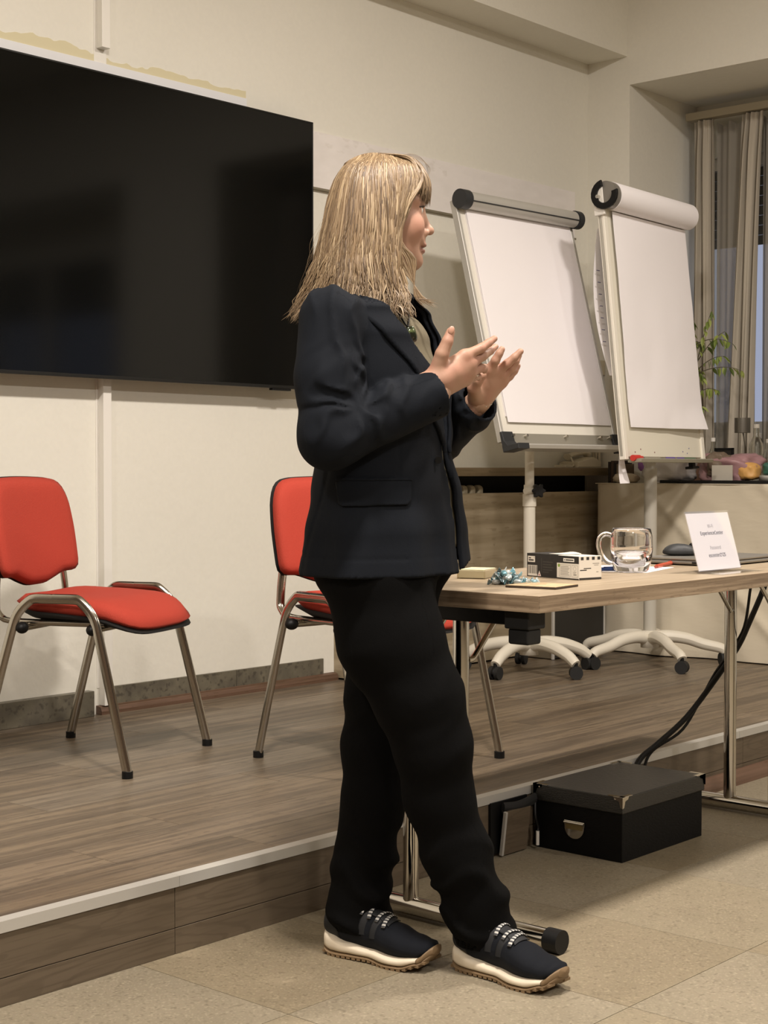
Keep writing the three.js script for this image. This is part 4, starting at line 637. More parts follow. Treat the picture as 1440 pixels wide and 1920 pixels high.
// ------------------------------------------------------------------ storage box, cables and hatch by the stage step
{
  const b = thing('storage_box', 'black storage box with metal corners and a label handle on the floor', 'storage box', [3.59, 0, -2.313]);
  const bm = phy({ color: 0x080808, roughness: 0.6, specularIntensity: 0.4, bumpMap: plasterB, bumpScale: 0.0005 }), lidM = std({ color: 0x262522, roughness: 0.36, bumpMap: plasterB, bumpScale: 0.0005 });
  mesh('body', span(-0.203, 0.203, 0, 0.14, -0.135, 0.137, 0.002), bm, b); mesh('lid', span(-0.209, 0.209, 0.128, 0.172, -0.14, 0.142, 0.003), lidM, b);
  for (const sx of [-1, 1]) for (const sz of [-1, 1]) {
    const g = [[0, 0], [0.05, 0], [0.046, 0.007], [0.03, 0.012], [0.012, 0.03], [0.007, 0.046], [0, 0.05]], top = extrude(g.map(p => p), 0.0016, 0.0004).rotateX(-Math.PI / 2).scale(-sx, 1, sz).translate(sx * 0.2105, 0.1722, sz > 0 ? 0.1435 : -0.1415);
    const up = extrude([[0, 0], [0.03, 0], [0.026, -0.008], [0.012, -0.012], [0.007, -0.028], [0, -0.03]], 0.0016, 0.0004);
    mesh('corner_metal', [new THREE.BoxGeometry(0.046, 0.0018, 0.012).translate(sx * (0.2105 - 0.023), 0.1728, sz > 0 ? 0.1375 : -0.1355), new THREE.BoxGeometry(0.012, 0.0018, 0.046).translate(sx * (0.2105 - 0.006), 0.1728, sz > 0 ? 0.1435 - 0.023 : -0.1415 + 0.023), up.clone().scale(-sx, 1, 1).translate(sx * 0.2105, 0.173, sz > 0 ? 0.1422 : -0.1428), up.clone().rotateY(Math.PI / 2).scale(1, 1, sz).translate(sx > 0 ? 0.2092 : -0.2108, 0.173, sz > 0 ? 0.1435 : -0.1415)], M.chrome, b);
    mesh('rivet', new THREE.SphereGeometry(0.003, 8, 6).translate(sx * 0.2105, 0.166, sz * 0.12), M.chrome, b);
  }
  const pl = new THREE.Shape(); pl.moveTo(-0.032, 0.0); pl.lineTo(0.032, 0); pl.lineTo(0.032, -0.012); pl.absarc(0, -0.016, 0.031, 0, -Math.PI, true); pl.lineTo(-0.032, 0);
  const h = mesh('label_handle', extrude(pl, 0.003, 0.0008).rotateY(-Math.PI / 2).translate(-0.204, 0.088, -0.01), M.chrome, b);
  mesh('pull_bar', rod([-0.2085, 0.083, -0.041], [-0.2085, 0.083, 0.021], 0.0032, 10), M.chrome, h); mesh('plate_recess', span(-0.2082, -0.2074, 0.066, 0.08, -0.036, 0.016, 0.0003), std({ color: 0x9a8b62, metalness: 0.8, roughness: 0.4 }), h);
  const cabM = M.black, cab = (name, pts, r, label) => single('power_cable', sweep(pts, r, r, { seg: 8, n: 50 }), cabM, label, 'cable');
  cab('', [[4.16, 0.724, -2.17], [4.187, 0.663, -2.2], [4.195, 0.56, -2.25], [4.188, 0.491, -2.28], [4.164, 0.425, -2.315], [4.067, 0.284, -2.38], [3.98, 0.205, -2.43], [3.92, 0.165, -2.4535], [3.885, 0.12, -2.4535], [3.87, 0.06, -2.4535]], 0.0085, 'thick black cable hanging from the table to the stage edge');
  cab('', [[4.08, 0.724, -2.18], [4.105, 0.66, -2.2], [4.135, 0.55, -2.235], [4.17, 0.47, -2.30], [4.158, 0.40, -2.345], [4.11, 0.325, -2.365], [4.06, 0.235, -2.40], [3.98, 0.18, -2.45], [3.945, 0.13, -2.458], [3.93, 0.06, -2.458]], 0.0045, 'thin black cable looping beside the thick one under the table');
  const ha = thing('socket_hatch', 'open wooden hatch flap with black cables at the step beside the box', 'hatch', [3.26, 0, -2.462]);
  mesh('opening', span(-0.06, 0.1, 0.008, 0.145, -0.0065, 0.0025, 0.001), M.black, ha);
  mesh('flap', metreUV(span(0, 0.105, 0.0, 0.118, -0.004, 0.004, 0.001).rotateX(0.12).translate(-0.025, 0.004, 0.012)), riserM, ha);
  mesh('flap_edge', span(-0.004, 0.004, 0.0, 0.118, -0.005, 0.005, 0.001).rotateX(0.12).translate(-0.028, 0.004, 0.013), M.alu, ha);
  mesh('strap', sweep([[-0.02, 0.128, 0.012], [0.03, 0.125, 0.02], [0.08, 0.13, 0.022], [0.115, 0.135, 0.018]], 0.007, 0.015, { seg: 10, up: [0, 1, 0] }), M.blackSoft, ha);
  mesh('cord', sweep([[0.112, 0.13, 0.02], [0.1, 0.09, 0.03], [0.108, 0.06, 0.033], [0.103, 0.045, 0.035]], 0.004, 0.004, { seg: 8 }), M.black, ha); mesh('white_plug', rod([0.103, 0.05, 0.035], [0.103, 0.012, 0.035], 0.0048, 10), M.white, ha);
}

// ------------------------------------------------------------------ the woman: distance fields meshed with surface nets
const SN = (sdf, lo, hi, h) => {
  const nx = Math.ceil((hi[0] - lo[0]) / h) + 1, ny = Math.ceil((hi[1] - lo[1]) / h) + 1, nz = Math.ceil((hi[2] - lo[2]) / h) + 1, B = 4;
  const F = new Float32Array(nx * ny * nz).fill(9), id = (i, j, k) => (k * ny + j) * nx + i;
  for (let bk = 0; bk < nz; bk += B) for (let bj = 0; bj < ny; bj += B) for (let bi = 0; bi < nx; bi += B) {
    const d = sdf(lo[0] + (bi + B / 2 - 0.5) * h, lo[1] + (bj + B / 2 - 0.5) * h, lo[2] + (bk + B / 2 - 0.5) * h);
    const far = Math.abs(d) > B * h * 1.6;
    for (let k = bk; k < Math.min(nz, bk + B); k++) for (let j = bj; j < Math.min(ny, bj + B); j++) for (let i = bi; i < Math.min(nx, bi + B); i++) F[id(i, j, k)] = far ? d : sdf(lo[0] + i * h, lo[1] + j * h, lo[2] + k * h);
  }
  const vi = new Int32Array(nx * ny * nz).fill(-1), pos = [], idx = [];
  for (let k = 0; k < nz - 1; k++) for (let j = 0; j < ny - 1; j++) for (let i = 0; i < nx - 1; i++) {
    const c = id(i, j, k); let m = 0; const v = [];
    for (let q = 0; q < 8; q++) { const f = F[c + (q & 1) + ((q >> 1) & 1) * nx + (q >> 2) * nx * ny]; v[q] = f; if (f < 0) m |= 1 << q; }
    if (m === 0 || m === 255) continue;
    let x = 0, y = 0, z = 0, n = 0;
    for (let q = 0; q < 8; q++) for (const e of [1, 2, 4]) { if (q & e) continue; const r = q | e; if ((v[q] < 0) === (v[r] < 0)) continue; const t = v[q] / (v[q] - v[r]); x += (q & 1) + (e === 1 ? t : 0); y += ((q >> 1) & 1) + (e === 2 ? t : 0); z += (q >> 2) + (e === 4 ? t : 0); n++; }
    vi[c] = pos.length / 3; pos.push(lo[0] + (i + x / n) * h, lo[1] + (j + y / n) * h, lo[2] + (k + z / n) * h);
  }
  const S = [1, nx, nx * ny];
  for (let k = 1; k < nz - 1; k++) for (let j = 1; j < ny - 1; j++) for (let i = 1; i < nx - 1; i++) {
    const c = id(i, j, k), s = F[c] < 0;
    for (let e = 0; e < 3; e++) {
      if (s === (F[c + S[e]] < 0)) continue; const a = S[(e + 1) % 3], b = S[(e + 2) % 3], q = [vi[c - a - b], vi[c - b], vi[c], vi[c - a]];
      if (q.some(x => x < 0)) continue;
      s ? idx.push(q[0], q[1], q[2], q[0], q[2], q[3]) : idx.push(q[0], q[2], q[1], q[0], q[3], q[2]);
    }
  }
  const g = new THREE.BufferGeometry(); g.setAttribute('position', new THREE.Float32BufferAttribute(pos, 3)); g.setIndex(idx); g.computeVertexNormals(); metreUV(g); return g;
};
const smin = (a, b, k) => { const h = Math.max(k - Math.abs(a - b), 0) / k; return Math.min(a, b) - h * h * k * 0.25; };
const smax = (a, b, k) => -smin(-a, -b, k);
const cap = (x, y, z, a, b, ra, rb) => { const dx = b[0] - a[0], dy = b[1] - a[1], dz = b[2] - a[2], t = clamp(((x - a[0]) * dx + (y - a[1]) * dy + (z - a[2]) * dz) / (dx * dx + dy * dy + dz * dz)); return Math.hypot(x - a[0] - dx * t, y - a[1] - dy * t, z - a[2] - dz * t) - lerp(ra, rb, t); };
const ell = (x, y, z, c, r) => { const a = (x - c[0]) / r[0], b = (y - c[1]) / r[1], e = (z - c[2]) / r[2], k = Math.hypot(a, b, e), g = Math.hypot(a / r[0], b / r[1], e / r[2]); return g < 1e-6 ? -Math.min(...r) : k * (k - 1) / g; };
const chain = (pts, rad, k = 0.004) => (x, y, z) => { let d = 9; for (let i = 0; i < pts.length - 1; i++) d = smin(d, cap(x, y, z, pts[i], pts[i + 1], rad[i], rad[i + 1]), k); return d; };
function table(rows, straight) { return y => { let i = 0; while (i < rows.length - 2 && y < rows[i + 1][0]) i++; const a = rows[i], b = rows[i + 1], q = clamp((a[0] - y) / (a[0] - b[0])), t = straight ? q : sstep(0, 1, q); return a.map((v, k) => lerp(v, b[k], t)); }; }   // rows sorted from high y to low y
const person = thing('person', 'person in a dark navy blazer, black trousers and sneakers, gesturing with both hands', 'person', [0.7487 * 3.18, 0, -0.6629 * 3.18], -0.8465);

// ---- jacket body
const PHI = 0.35, CP = Math.cos(PHI), SP = Math.sin(PHI);
// height, centre u, half depth (front to back), half width
const torso = table([
  [...[1.3913, -0.0306], 0.070, 0.075], [...[1.3696, -0.0284], 0.088, 0.118], [...[1.3369, -0.0240], 0.106, 0.165], [...[1.2824, -0.0197], 0.124, 0.180], [...[1.1950, -0.0088], 0.138, 0.180], [...[1.1185, -0.0066], 0.131, 0.168], [...[1.0529, -0.0066], 0.126, 0.163], [...[0.9652, -0.0066], 0.137, 0.178], [...[0.8884, -0.0077], 0.148, 0.192], [...[0.7839, -0.0099], 0.160, 0.204]]);
const T = { f: 0, l: 0 };
function torsoD(x, y, z, grow = 0) {
  const [, u0, a0, b0] = torso(y); const f = (x - u0) * CP + z * SP, l = -(x - u0) * SP + z * CP; T.f = f; T.l = l;
  let a = a0 + grow, b = b0 + grow; if (f > 0) a += 0.03 * sstep(0.01, -0.07, l) * sstep(1.17, 0.95, y);
  const p = f / a, q = l / b, k = Math.sqrt(p * p + q * q), g = Math.hypot(p / a, q / b); return g < 1e-5 ? -a : k * (k - 1) / g;
}
const yTop = [1.3979, -0.0306][0], yHem = [0.8070, -0.0220][0];
const openTable = table([[...[1.3696], 0.13, -0.055], [...[1.3260], 0.118, -0.066], [...[1.2824], 0.10, -0.072], [...[1.2278], 0.064, -0.068], [...[1.1732], 0.036, -0.058], [...[1.1076], 0.008, -0.045], [...[1.0693], -0.012, -0.034], [...[0.7894], -0.03, -0.042]], true);
// sleeves
const armR = { sh: [-0.1036, 1.3122, 0.1650], el: [-0.1042, 1.0792, 0.2150], wr: [0.1069, 1.1688, 0.1350] }, armL = { sh: [0.0253, 1.3464, -0.1650], el: [0.0929, 1.0722, -0.1900], wr: [0.2003, 1.1632, -0.0700] };
function foldArm(x, y, z, A, s, D) {                                     // creases that fan out of the crook of the elbow and ripple along the forearm
  if (D > 0.03 || D < -0.03) return 0;
  const L = Math.hypot(A.wr[0] - A.el[0], A.wr[1] - A.el[1]), t = ((x - A.el[0]) * (A.wr[0] - A.el[0]) + (y - A.el[1]) * (A.wr[1] - A.el[1])) / L, dy = y - A.el[1], dx = x - A.el[0];
  const n = noise3(x * 22 + s, y * 22, z * 22), qx = x - A.el[0] - 0.056, qy = y - A.el[1] - 0.062, r = Math.hypot(qx, qy), ang = Math.atan2(qy, qx);
  let d = -0.0082 * sstep(0.14, 0.05, r) * sstep(0.004, 0.045, r) * sstep(-0.09, 0.03, -qx + 0.4 * qy + 0.05) * Math.pow(0.5 + 0.5 * Math.sin(ang * 6.5 + 22 * r + 7 * n + s), 2.4);
  d -= 0.0058 * sstep(0.05, 0.09, t) * sstep(0.23, 0.15, t) * sstep(-0.03, 0.06, dy - 0.3 * dx) * Math.pow(0.5 + 0.5 * Math.sin(t * 175 - dy * 55 + 5 * n), 2.2);
  d -= 0.003 * sstep(0.22, 0.12, dy) * sstep(0.05, 0.1, dy) * Math.pow(0.5 + 0.5 * Math.sin(dy * 55 - dx * 48 + 4 * n), 2.5);
  return d;
}
function sleeve(x, y, z, A, g = 0) { const m = 0.0165; return smin(smin(cap(x, y, z, A.sh, [lerp(A.sh[0], A.el[0], 0.5) - 0.006, lerp(A.sh[1], A.el[1], 0.5), lerp(A.sh[2], A.el[2], 0.5) + 0.003 * Math.sign(A.sh[2])], 0.062 + g, 0.060 + g), cap(x, y, z, [lerp(A.sh[0], A.el[0], 0.5) - 0.006, lerp(A.sh[1], A.el[1], 0.5), lerp(A.sh[2], A.el[2], 0.5)], A.el, 0.060 + g, 0.055 + g), 0.02), cap(x, y, z, A.el, A.wr, 0.056 + g, 0.047 + g), 0.03); }
const cut = (x, y, z, A, o = 0) => { const n = [A.wr[0] - A.el[0], A.wr[1] - A.el[1], A.wr[2] - A.el[2]], L = Math.hypot(...n); return ((x - A.wr[0]) * n[0] + (y - A.wr[1]) * n[1] + (z - A.wr[2]) * n[2]) / L + o; };
function outer(x, y, z) {
  let d = torsoD(x, y, z); const { f, l } = T;
  d = smax(d, y - yTop - 0.35 * Math.max(0, -0.0), 0.03);
  if (l > 0.02) { // seams, back pleat and soft drape on the near side
    const [, u0] = torso(y), s = x - u0;
    const line = (c, wd) => { const q = (s - c) / wd; return Math.exp(-q * q); };
    d += 0.0022 * line(-0.102 - 0.05 * sstep(1.05, 0.8, y), 0.0035) * sstep(1.06, 1.0, y); d += 0.0016 * line(-0.045, 0.003) * sstep(0.93, 0.90, y); d += 0.0016 * line(0.036, 0.003) * sstep(1.14, 1.1, y) * sstep(0.985, 1.0, y);
    d += 0.0014 * Math.exp(-(((y - (yHem + 0.038)) / 0.003) ** 2)) * (f < 0.11 ? 1 : 0.3);
  }
  d += 0.004 * (noise3(x * 7 + 3, y * 5, z * 7) - 0.5) * sstep(1.3, 1.1, y);
  d -= 0.006 * sstep(1.02, 0.84, y) * Math.sin(Math.atan2(l, f) * 9 + 0.7);
  let R = sleeve(x, y, z, armR), L = sleeve(x, y, z, armL); R += foldArm(x, y, z, armR, 1, R); L += foldArm(x, y, z, armL, 7, L);
  return [d, R, L];
}
function jacketD(x, y, z) {
  const [d, R, L] = outer(x, y, z), { f, l } = T;
  let body = Math.max(d, -(d + 0.011)), [, ln, lf] = openTable(y);
  if (f > 0) body = Math.max(body, Math.min(ln - l, l - lf));            // front opening
  body = Math.max(body, yHem + 0.022 * sstep(-0.02, -0.08, l) - y);
  const sl = (D, A) => Math.max(Math.max(D, cut(x, y, z, A)), -Math.max(sleeve(x, y, z, A, -0.007), -cut(x, y, z, A, 0.06)));
  const k = 0.012 + 0.03 * sstep(1.2, 1.36, y);
  return smin(smin(body, sl(R, armR), k), sl(L, armL), k);
}
const clothB = rep(texture(256, 256, (u, v) => { const k = 0.5 + 0.5 * Math.sin((u + v) * 2 * Math.PI * 64); const n = noise2(u * 128, v * 128, 128, 128, 2); return [k * 0.5 + n * 0.5, 0, 0].fill(k * 0.5 + n * 0.5); }, false), 7, 7);
const navyM = phy({ color: new THREE.Color().setRGB(0.0068, 0.0085, 0.0118), roughness: 0.8, specularIntensity: 0.22, bumpMap: clothB, bumpScale: 0.00025 });
const jk = mesh('jacket', SN(jacketD, [-0.24, 0.78, -0.32], [0.27, 1.41, 0.33], 0.0043), navyM, person);
// pieces laid on the jacket: pocket flap, lapels
const poly2 = (P) => (x, y) => { let d = 9, s = 1; for (let i = 0, j = P.length - 1; i < P.length; j = i++) { const ex = P[j][0] - P[i][0], ey = P[j][1] - P[i][1], wx = x - P[i][0], wy = y - P[i][1], t = clamp((wx * ex + wy * ey) / (ex * ex + ey * ey)); d = Math.min(d, Math.hypot(wx - ex * t, wy - ey * t)); const a = y >= P[i][1], b = y < P[j][1], c = ex * wy > ey * wx; if ((a && b && c) || (!a && !b && !c)) s = -s; } return s * d; };
const flapP = poly2([[-0.0954, 0.9948], [-0.0877, 0.9992], [0.0504, 0.9992], [0.0548, 0.9948], [0.0537, 0.9586], [0.0472, 0.9498], [-0.0823, 0.9476], [-0.0899, 0.9531]]);
mesh('pocket_flap', SN((x, y, z) => { const d = outer(x, y, z)[0]; return smax(flapP(x - 0.17 * (z - 0.15) * 0, y), Math.abs(d - 0.0028) - 0.0026, 0.002); }, [-0.11, 0.92, 0.08], [0.08, 1.02, 0.24], 0.0026), navyM, jk);
mesh('pocket_welt', SN((x, y, z) => { const d = outer(x, y, z)[0]; return smax(Math.max(Math.abs(y - [1.0003][0]) - 0.0032, Math.abs(x - [-0.0197, 1.0003][0]) - 0.076), Math.abs(d - 0.0035) - 0.003, 0.002); }, [-0.11, 0.98, 0.08], [0.08, 1.03, 0.24], 0.0026), navyM, jk);
const lapelD = side => (x, y, z) => {
  const d = outer(x, y, z)[0], { f, l } = T, [, ln, lf] = openTable(y), w = 0.044 * sstep([1.0529][0], [1.1513][0], y) + 0.006;
  const e = side > 0 ? l - ln : lf - l, r = Math.max(-e - 0.004, e - w); return smax(smax(r, Math.abs(d - 0.0045) - 0.0038, 0.003), Math.max(-f, Math.max(y - 1.375, [1.0529][0] - y)), 0.003);
};
mesh('lapel', SN(lapelD(1), [-0.05, 1.04, -0.05], [0.17, 1.38, 0.2], 0.0034), navyM, jk); mesh('lapel', SN(lapelD(-1), [-0.02, 1.04, -0.2], [0.2, 1.38, 0.06], 0.0034), navyM, jk);
mesh('button', new THREE.CylinderGeometry(0.007, 0.007, 0.003, 16).rotateX(Math.PI / 2).translate(...[0.1093, 1.0382, 0.0700]), M.black, jk);
// ---- shirt under the jacket
const shirtM = std({ color: new THREE.Color().setRGB(0.125, 0.105, 0.062), roughness: 0.9, bumpMap: clothB, bumpScale: 0.0003 });
mesh('shirt', SN((x, y, z) => { const d = torsoD(x, y, z, -0.016); return Math.max(smax(d, y - 1.352 + 0.25 * Math.max(0, T.f), 0.02), 0.86 - y); }, [-0.2, 0.84, -0.22], [0.2, 1.37, 0.22], 0.008), shirtM, person);

// ---- trousers
const legR = { P: [[-0.0161, 0.8002, 0.0750], [0.0139, 0.6777, 0.0850], [0.0705, 0.5610, 0.0950], [0.0983, 0.4645, 0.0950], [0.1096, 0.3646, 0.0800], [0.1469, 0.2426, 0.0680], [0.1878, 0.1301, 0.0550], [0.2092, 0.0559, 0.0450]], r: [0.104, 0.103, 0.086, 0.074, 0.067, 0.066, 0.061, 0.064] };
const legL = { P: [[0.0169, 0.7896, -0.0750], [0.0169, 0.6595, -0.0800], [0.0023, 0.5456, -0.0850], [-0.0158, 0.4321, -0.0850], [-0.0226, 0.3194, -0.0800], [-0.0407, 0.2069, -0.0750], [-0.0542, 0.1059, -0.0700], [-0.0520, 0.0490, -0.0700]], r: [0.10, 0.092, 0.08, 0.07, 0.063, 0.061, 0.061, 0.064] };
const legD = (L, s) => { const c = chain(L.P, L.r, 0.03); return (x, y, z) => {
  let d = c(x, y, z); if (d > 0.06) return d - 0.008;
  const n = noise3(x * 11 + s, y * 9, z * 11), stack = sstep(0.36, 0.15, y), tw = x * 22 + z * 14 * (s > 5 ? 1 : -1);
  d -= 0.011 * stack * Math.pow(0.5 + 0.5 * Math.sin(y * 78 + tw + 9 * n), 2.2) * (0.4 + 0.9 * noise3(x * 14, y * 14 + s, z * 14)) - 0.003 * stack;
  d -= 0.0016 * sstep(0.75, 0.6, y) * sstep(0.35, 0.5, y) * Math.pow(0.5 + 0.5 * Math.sin(y * 70 - tw * 1.4 + 5 * n), 2);
  d -= 0.001 * sstep(0.65, 0.8, y) * Math.pow(0.5 + 0.5 * Math.sin(y * 34 + x * 50 + 4 * n), 2);
  return d;
}; };
const lr = legD(legR, 2), ll = legD(legL, 9);
const hemCut = (x, y, z, P, o) => { const a = P[P.length - 2], b = P[P.length - 1], n = [b[0] - a[0], b[1] - a[1], b[2] - a[2]], L = Math.hypot(...n); return ((x - b[0]) * n[0] + (y - b[1]) * n[1] + (z - b[2]) * n[2]) / L + o; };
const trouserD = (x, y, z) => {
  const hips = smax(torsoD(x, y, z, -0.03), yHem - 0.012 - y, 0.05); let a = lr(x, y, z), b = ll(x, y, z);
  const shell = (D, P) => { const h = hemCut(x, y, z, P, 0.006 * Math.sin(x * 60)); return Math.max(Math.max(D, h), -Math.max(D + 0.013, -hemCut(x, y, z, P, 0.04))); };
  return Math.max(smin(smin(shell(a, legR.P), shell(b, legL.P), 0.006), hips, 0.06), y - 0.98);
};
const trouserM = phy({ color: new THREE.Color().setRGB(0.0036, 0.0036, 0.0036), roughness: 0.88, specularIntensity: 0.12, bumpMap: clothB, bumpScale: 0.0003 });
mesh('trousers', SN(trouserD, [-0.24, 0.05, -0.24], [0.34, 0.99, 0.24], 0.0062), trouserM, person);

// ---- body: head, neck, chest, arms, hands, legs in one mesh
const HO = [-0.0098, 1.5490, 0.0000], YAW = -0.12, CY = Math.cos(YAW), SY = Math.sin(YAW);      // head origin; the face turns a little away
function headD(x, y, z) {
  const dx = x - HO[0], v = y - HO[1], dz = z - HO[2], f = dx * CY + dz * SY, l0 = -dx * SY + dz * CY, l = Math.abs(l0);
  let d = ell(f, v, l, [-0.002, 0.014, 0], [0.092, 0.092, 0.074]);
  d = smin(d, ell(f, v, l, [0.042, -0.045, 0], [0.044, 0.074, 0.056]), 0.03);
  d = smin(d, cap(f, v, l, [0.064, -0.100, 0.008], [-0.002, -0.068, 0.05], 0.015, 0.016), 0.03);
  d = smin(d, ell(f, v, l, [0.071, -0.103, 0], [0.0175, 0.015, 0.02]), 0.016);
  d = smin(d, ell(f, v, l, [0.058, -0.038, 0.036], [0.028, 0.026, 0.022]), 0.02);
  d = smin(d, cap(f, v, l, [0.079, 0.018, 0.008], [0.068, 0.016, 0.046], 0.011, 0.010), 0.014);
  d = smax(d, -ell(f, v, l, [0.093, -0.003, 0.033], [0.013, 0.011, 0.016]), 0.012);
  d = smin(d, ell(f, v, l, [0.0715, -0.004, 0.032], [0.0135, 0.0125, 0.0145]), 0.004);
  d = smin(d, cap(f, v, l, [0.083, 0.004, 0], [0.1, -0.034, 0], 0.0065, 0.0085), 0.012);
  d = smin(d, ell(f, v, l, [0.1035, -0.0395, 0], [0.0105, 0.009, 0.0095]), 0.006);
  d = smin(d, ell(f, v, l, [0.092, -0.045, 0.012], [0.010, 0.0075, 0.0065]), 0.005);
  d = smax(d, -ell(f, v, l, [0.0965, -0.0515, 0.0065], [0.006, 0.004, 0.0032]), 0.003);
  d = smin(d, ell(f, v, l, [0.084, -0.060, 0], [0.011, 0.012, 0.022]), 0.01);
  d = smin(d, ell(f, v, l, [0.0895, -0.0695, 0], [0.0085, 0.0052, 0.019]), 0.005);
  d = smin(d, ell(f, v, l, [0.0865, -0.0815, 0], [0.0085, 0.0058, 0.017]), 0.005);
  d = smax(d, -ell(f, v, l, [0.095, -0.0752, 0], [0.012, 0.0014, 0.022]), 0.0025);
  d = smin(d, ell(f, v, l, [-0.004, -0.018, 0.074], [0.016, 0.03, 0.008]), 0.006);
  d = smin(d, cap(f, v, l, [-0.012, -0.085, 0], [-0.03, -0.22, 0], 0.048, 0.055), 0.025);
  return d;
}
const finger = (pts, r0, r1) => { const n = pts.length - 1; return chain(pts, pts.map((_, i) => lerp(r0, r1, i / n)), 0.003); };
const handR = [
  chain([[0.0837, 1.1853, 0.1400], [0.1091, 1.1962, 0.1320], [0.1314, 1.2092, 0.1250]], [0.026, 0.026, 0.024], 0.01),
  finger([[0.1135, 1.2071, 0.1250], [0.1591, 1.2432, 0.1180]], 0.021, 0.0135), finger([[0.1157, 1.1945, 0.1250], [0.1689, 1.2268, 0.1120]], 0.021, 0.014), finger([[0.1179, 1.1862, 0.1220], [0.1694, 1.2105, 0.1040]], 0.019, 0.014), finger([[0.1212, 1.1843, 0.1180], [0.1613, 1.1972, 0.0960]], 0.017, 0.0125)];
const fingersR = [
  finger([[0.1591, 1.2443, 0.1180], [0.1923, 1.2598, 0.1080], [0.2078, 1.2711, 0.0980], [0.2200, 1.2802, 0.0900]], 0.0108, 0.0066), finger([[0.1689, 1.2279, 0.1120], [0.1966, 1.2453, 0.0900], [0.2126, 1.2571, 0.0740], [0.2241, 1.2666, 0.0620]], 0.011, 0.0066),
  finger([[0.1704, 1.2115, 0.1040], [0.1934, 1.2229, 0.0750], [0.2023, 1.2244, 0.0520], [0.2034, 1.2201, 0.0360]], 0.0105, 0.0066), finger([[0.1624, 1.1972, 0.0960], [0.1809, 1.2051, 0.0700], [0.1895, 1.2072, 0.0520], [0.1923, 1.2047, 0.0400]], 0.0092, 0.006),
  finger([[0.1026, 1.2083, 0.1380], [0.1136, 1.2450, 0.1500], [0.1239, 1.2698, 0.1520], [0.1302, 1.2887, 0.1500]], 0.0165, 0.0086)];
const handL = [
  chain([[0.1896, 1.1501, -0.0780], [0.2034, 1.1741, -0.0660], [0.2138, 1.1959, -0.0560]], [0.023, 0.0235, 0.022], 0.01),
  finger([[0.2008, 1.1817, -0.0600], [0.2187, 1.2243, -0.0300]], 0.02, 0.0135), finger([[0.2076, 1.1840, -0.0620], [0.2350, 1.2228, -0.0420]], 0.02, 0.0135), finger([[0.2145, 1.1842, -0.0660], [0.2450, 1.2137, -0.0560]], 0.018, 0.013), finger([[0.2193, 1.1822, -0.0700], [0.2459, 1.2010, -0.0680]], 0.016, 0.012)];
const fingersL = [
  finger([[0.2187, 1.2243, -0.0300], [0.2295, 1.2439, -0.0120], [0.2369, 1.2579, -0.0080], [0.2423, 1.2666, -0.0080]], 0.0105, 0.0068), finger([[0.2350, 1.2228, -0.0420], [0.2551, 1.2386, -0.0300], [0.2702, 1.2515, -0.0260], [0.2823, 1.2636, -0.0260]], 0.0105, 0.0068),
  finger([[0.2450, 1.2137, -0.0560], [0.2645, 1.2289, -0.0500], [0.2743, 1.2442, -0.0480], [0.2811, 1.2577, -0.0500]], 0.010, 0.0066), finger([[0.2459, 1.2010, -0.0680], [0.2638, 1.2144, -0.0680], [0.2738, 1.2256, -0.0680], [0.2807, 1.2368, -0.0700]], 0.009, 0.006),
  finger([[0.1914, 1.1701, -0.0520], [0.1853, 1.1876, -0.0240], [0.1931, 1.2021, -0.0080], [0.2024, 1.2125, 0.0000]], 0.0155, 0.0084)];
const handD = (palm, fing) => (x, y, z) => { let d = 9; for (const p of palm) d = smin(d, p(x, y, z), 0.014); let e = 9; fing.forEach(p => { e = Math.min(e, p(x, y, z)); }); return smin(d, e, 0.008); };
const hr = handD(handR, fingersR), hl = handD(handL, fingersL);
const rest = (x, y, z) => { let d = torsoD(x, y, z, -0.024); d = smax(d, y - 1.34, 0.03); d = Math.max(d, 0.85 - y); for (const A of [armR, armL]) d = smin(d, smin(cap(x, y, z, A.sh, A.el, 0.045, 0.038), cap(x, y, z, A.el, A.wr, 0.036, 0.026), 0.01), 0.02); for (const L of [legR, legL]) d = smin(d, chain(L.P, L.r.map(r => r * 0.66), 0.02)(x, y, z), 0.02); return d; };
const headG = SN(headD, [HO[0] - 0.12, HO[1] - 0.23, HO[2] - 0.1], [HO[0] + 0.13, HO[1] + 0.125, HO[2] + 0.1], 0.0026);
const handGR = SN(hr, [0.06, 1.13, 0.0], [0.26, 1.36, 0.2], 0.0024), handGL = SN(hl, [0.15, 1.1, -0.13], [0.31, 1.32, 0.04], 0.0024), restG = SN(rest, [-0.22, 0.05, -0.29], [0.33, 1.36, 0.29], 0.011);
function paint(g, f) { const p = g.attributes.position, c = new Float32Array(p.count * 3); for (let i = 0; i < p.count; i++) { const q = f(p.getX(i), p.getY(i), p.getZ(i)); c[3 * i] = q[0]; c[3 * i + 1] = q[1]; c[3 * i + 2] = q[2]; } g.setAttribute('color', new THREE.BufferAttribute(c, 3)); return g; }
const SKIN = [0.40, 0.245, 0.165], LIP = [0.28, 0.125, 0.10], ROSE = [0.41, 0.195, 0.135];
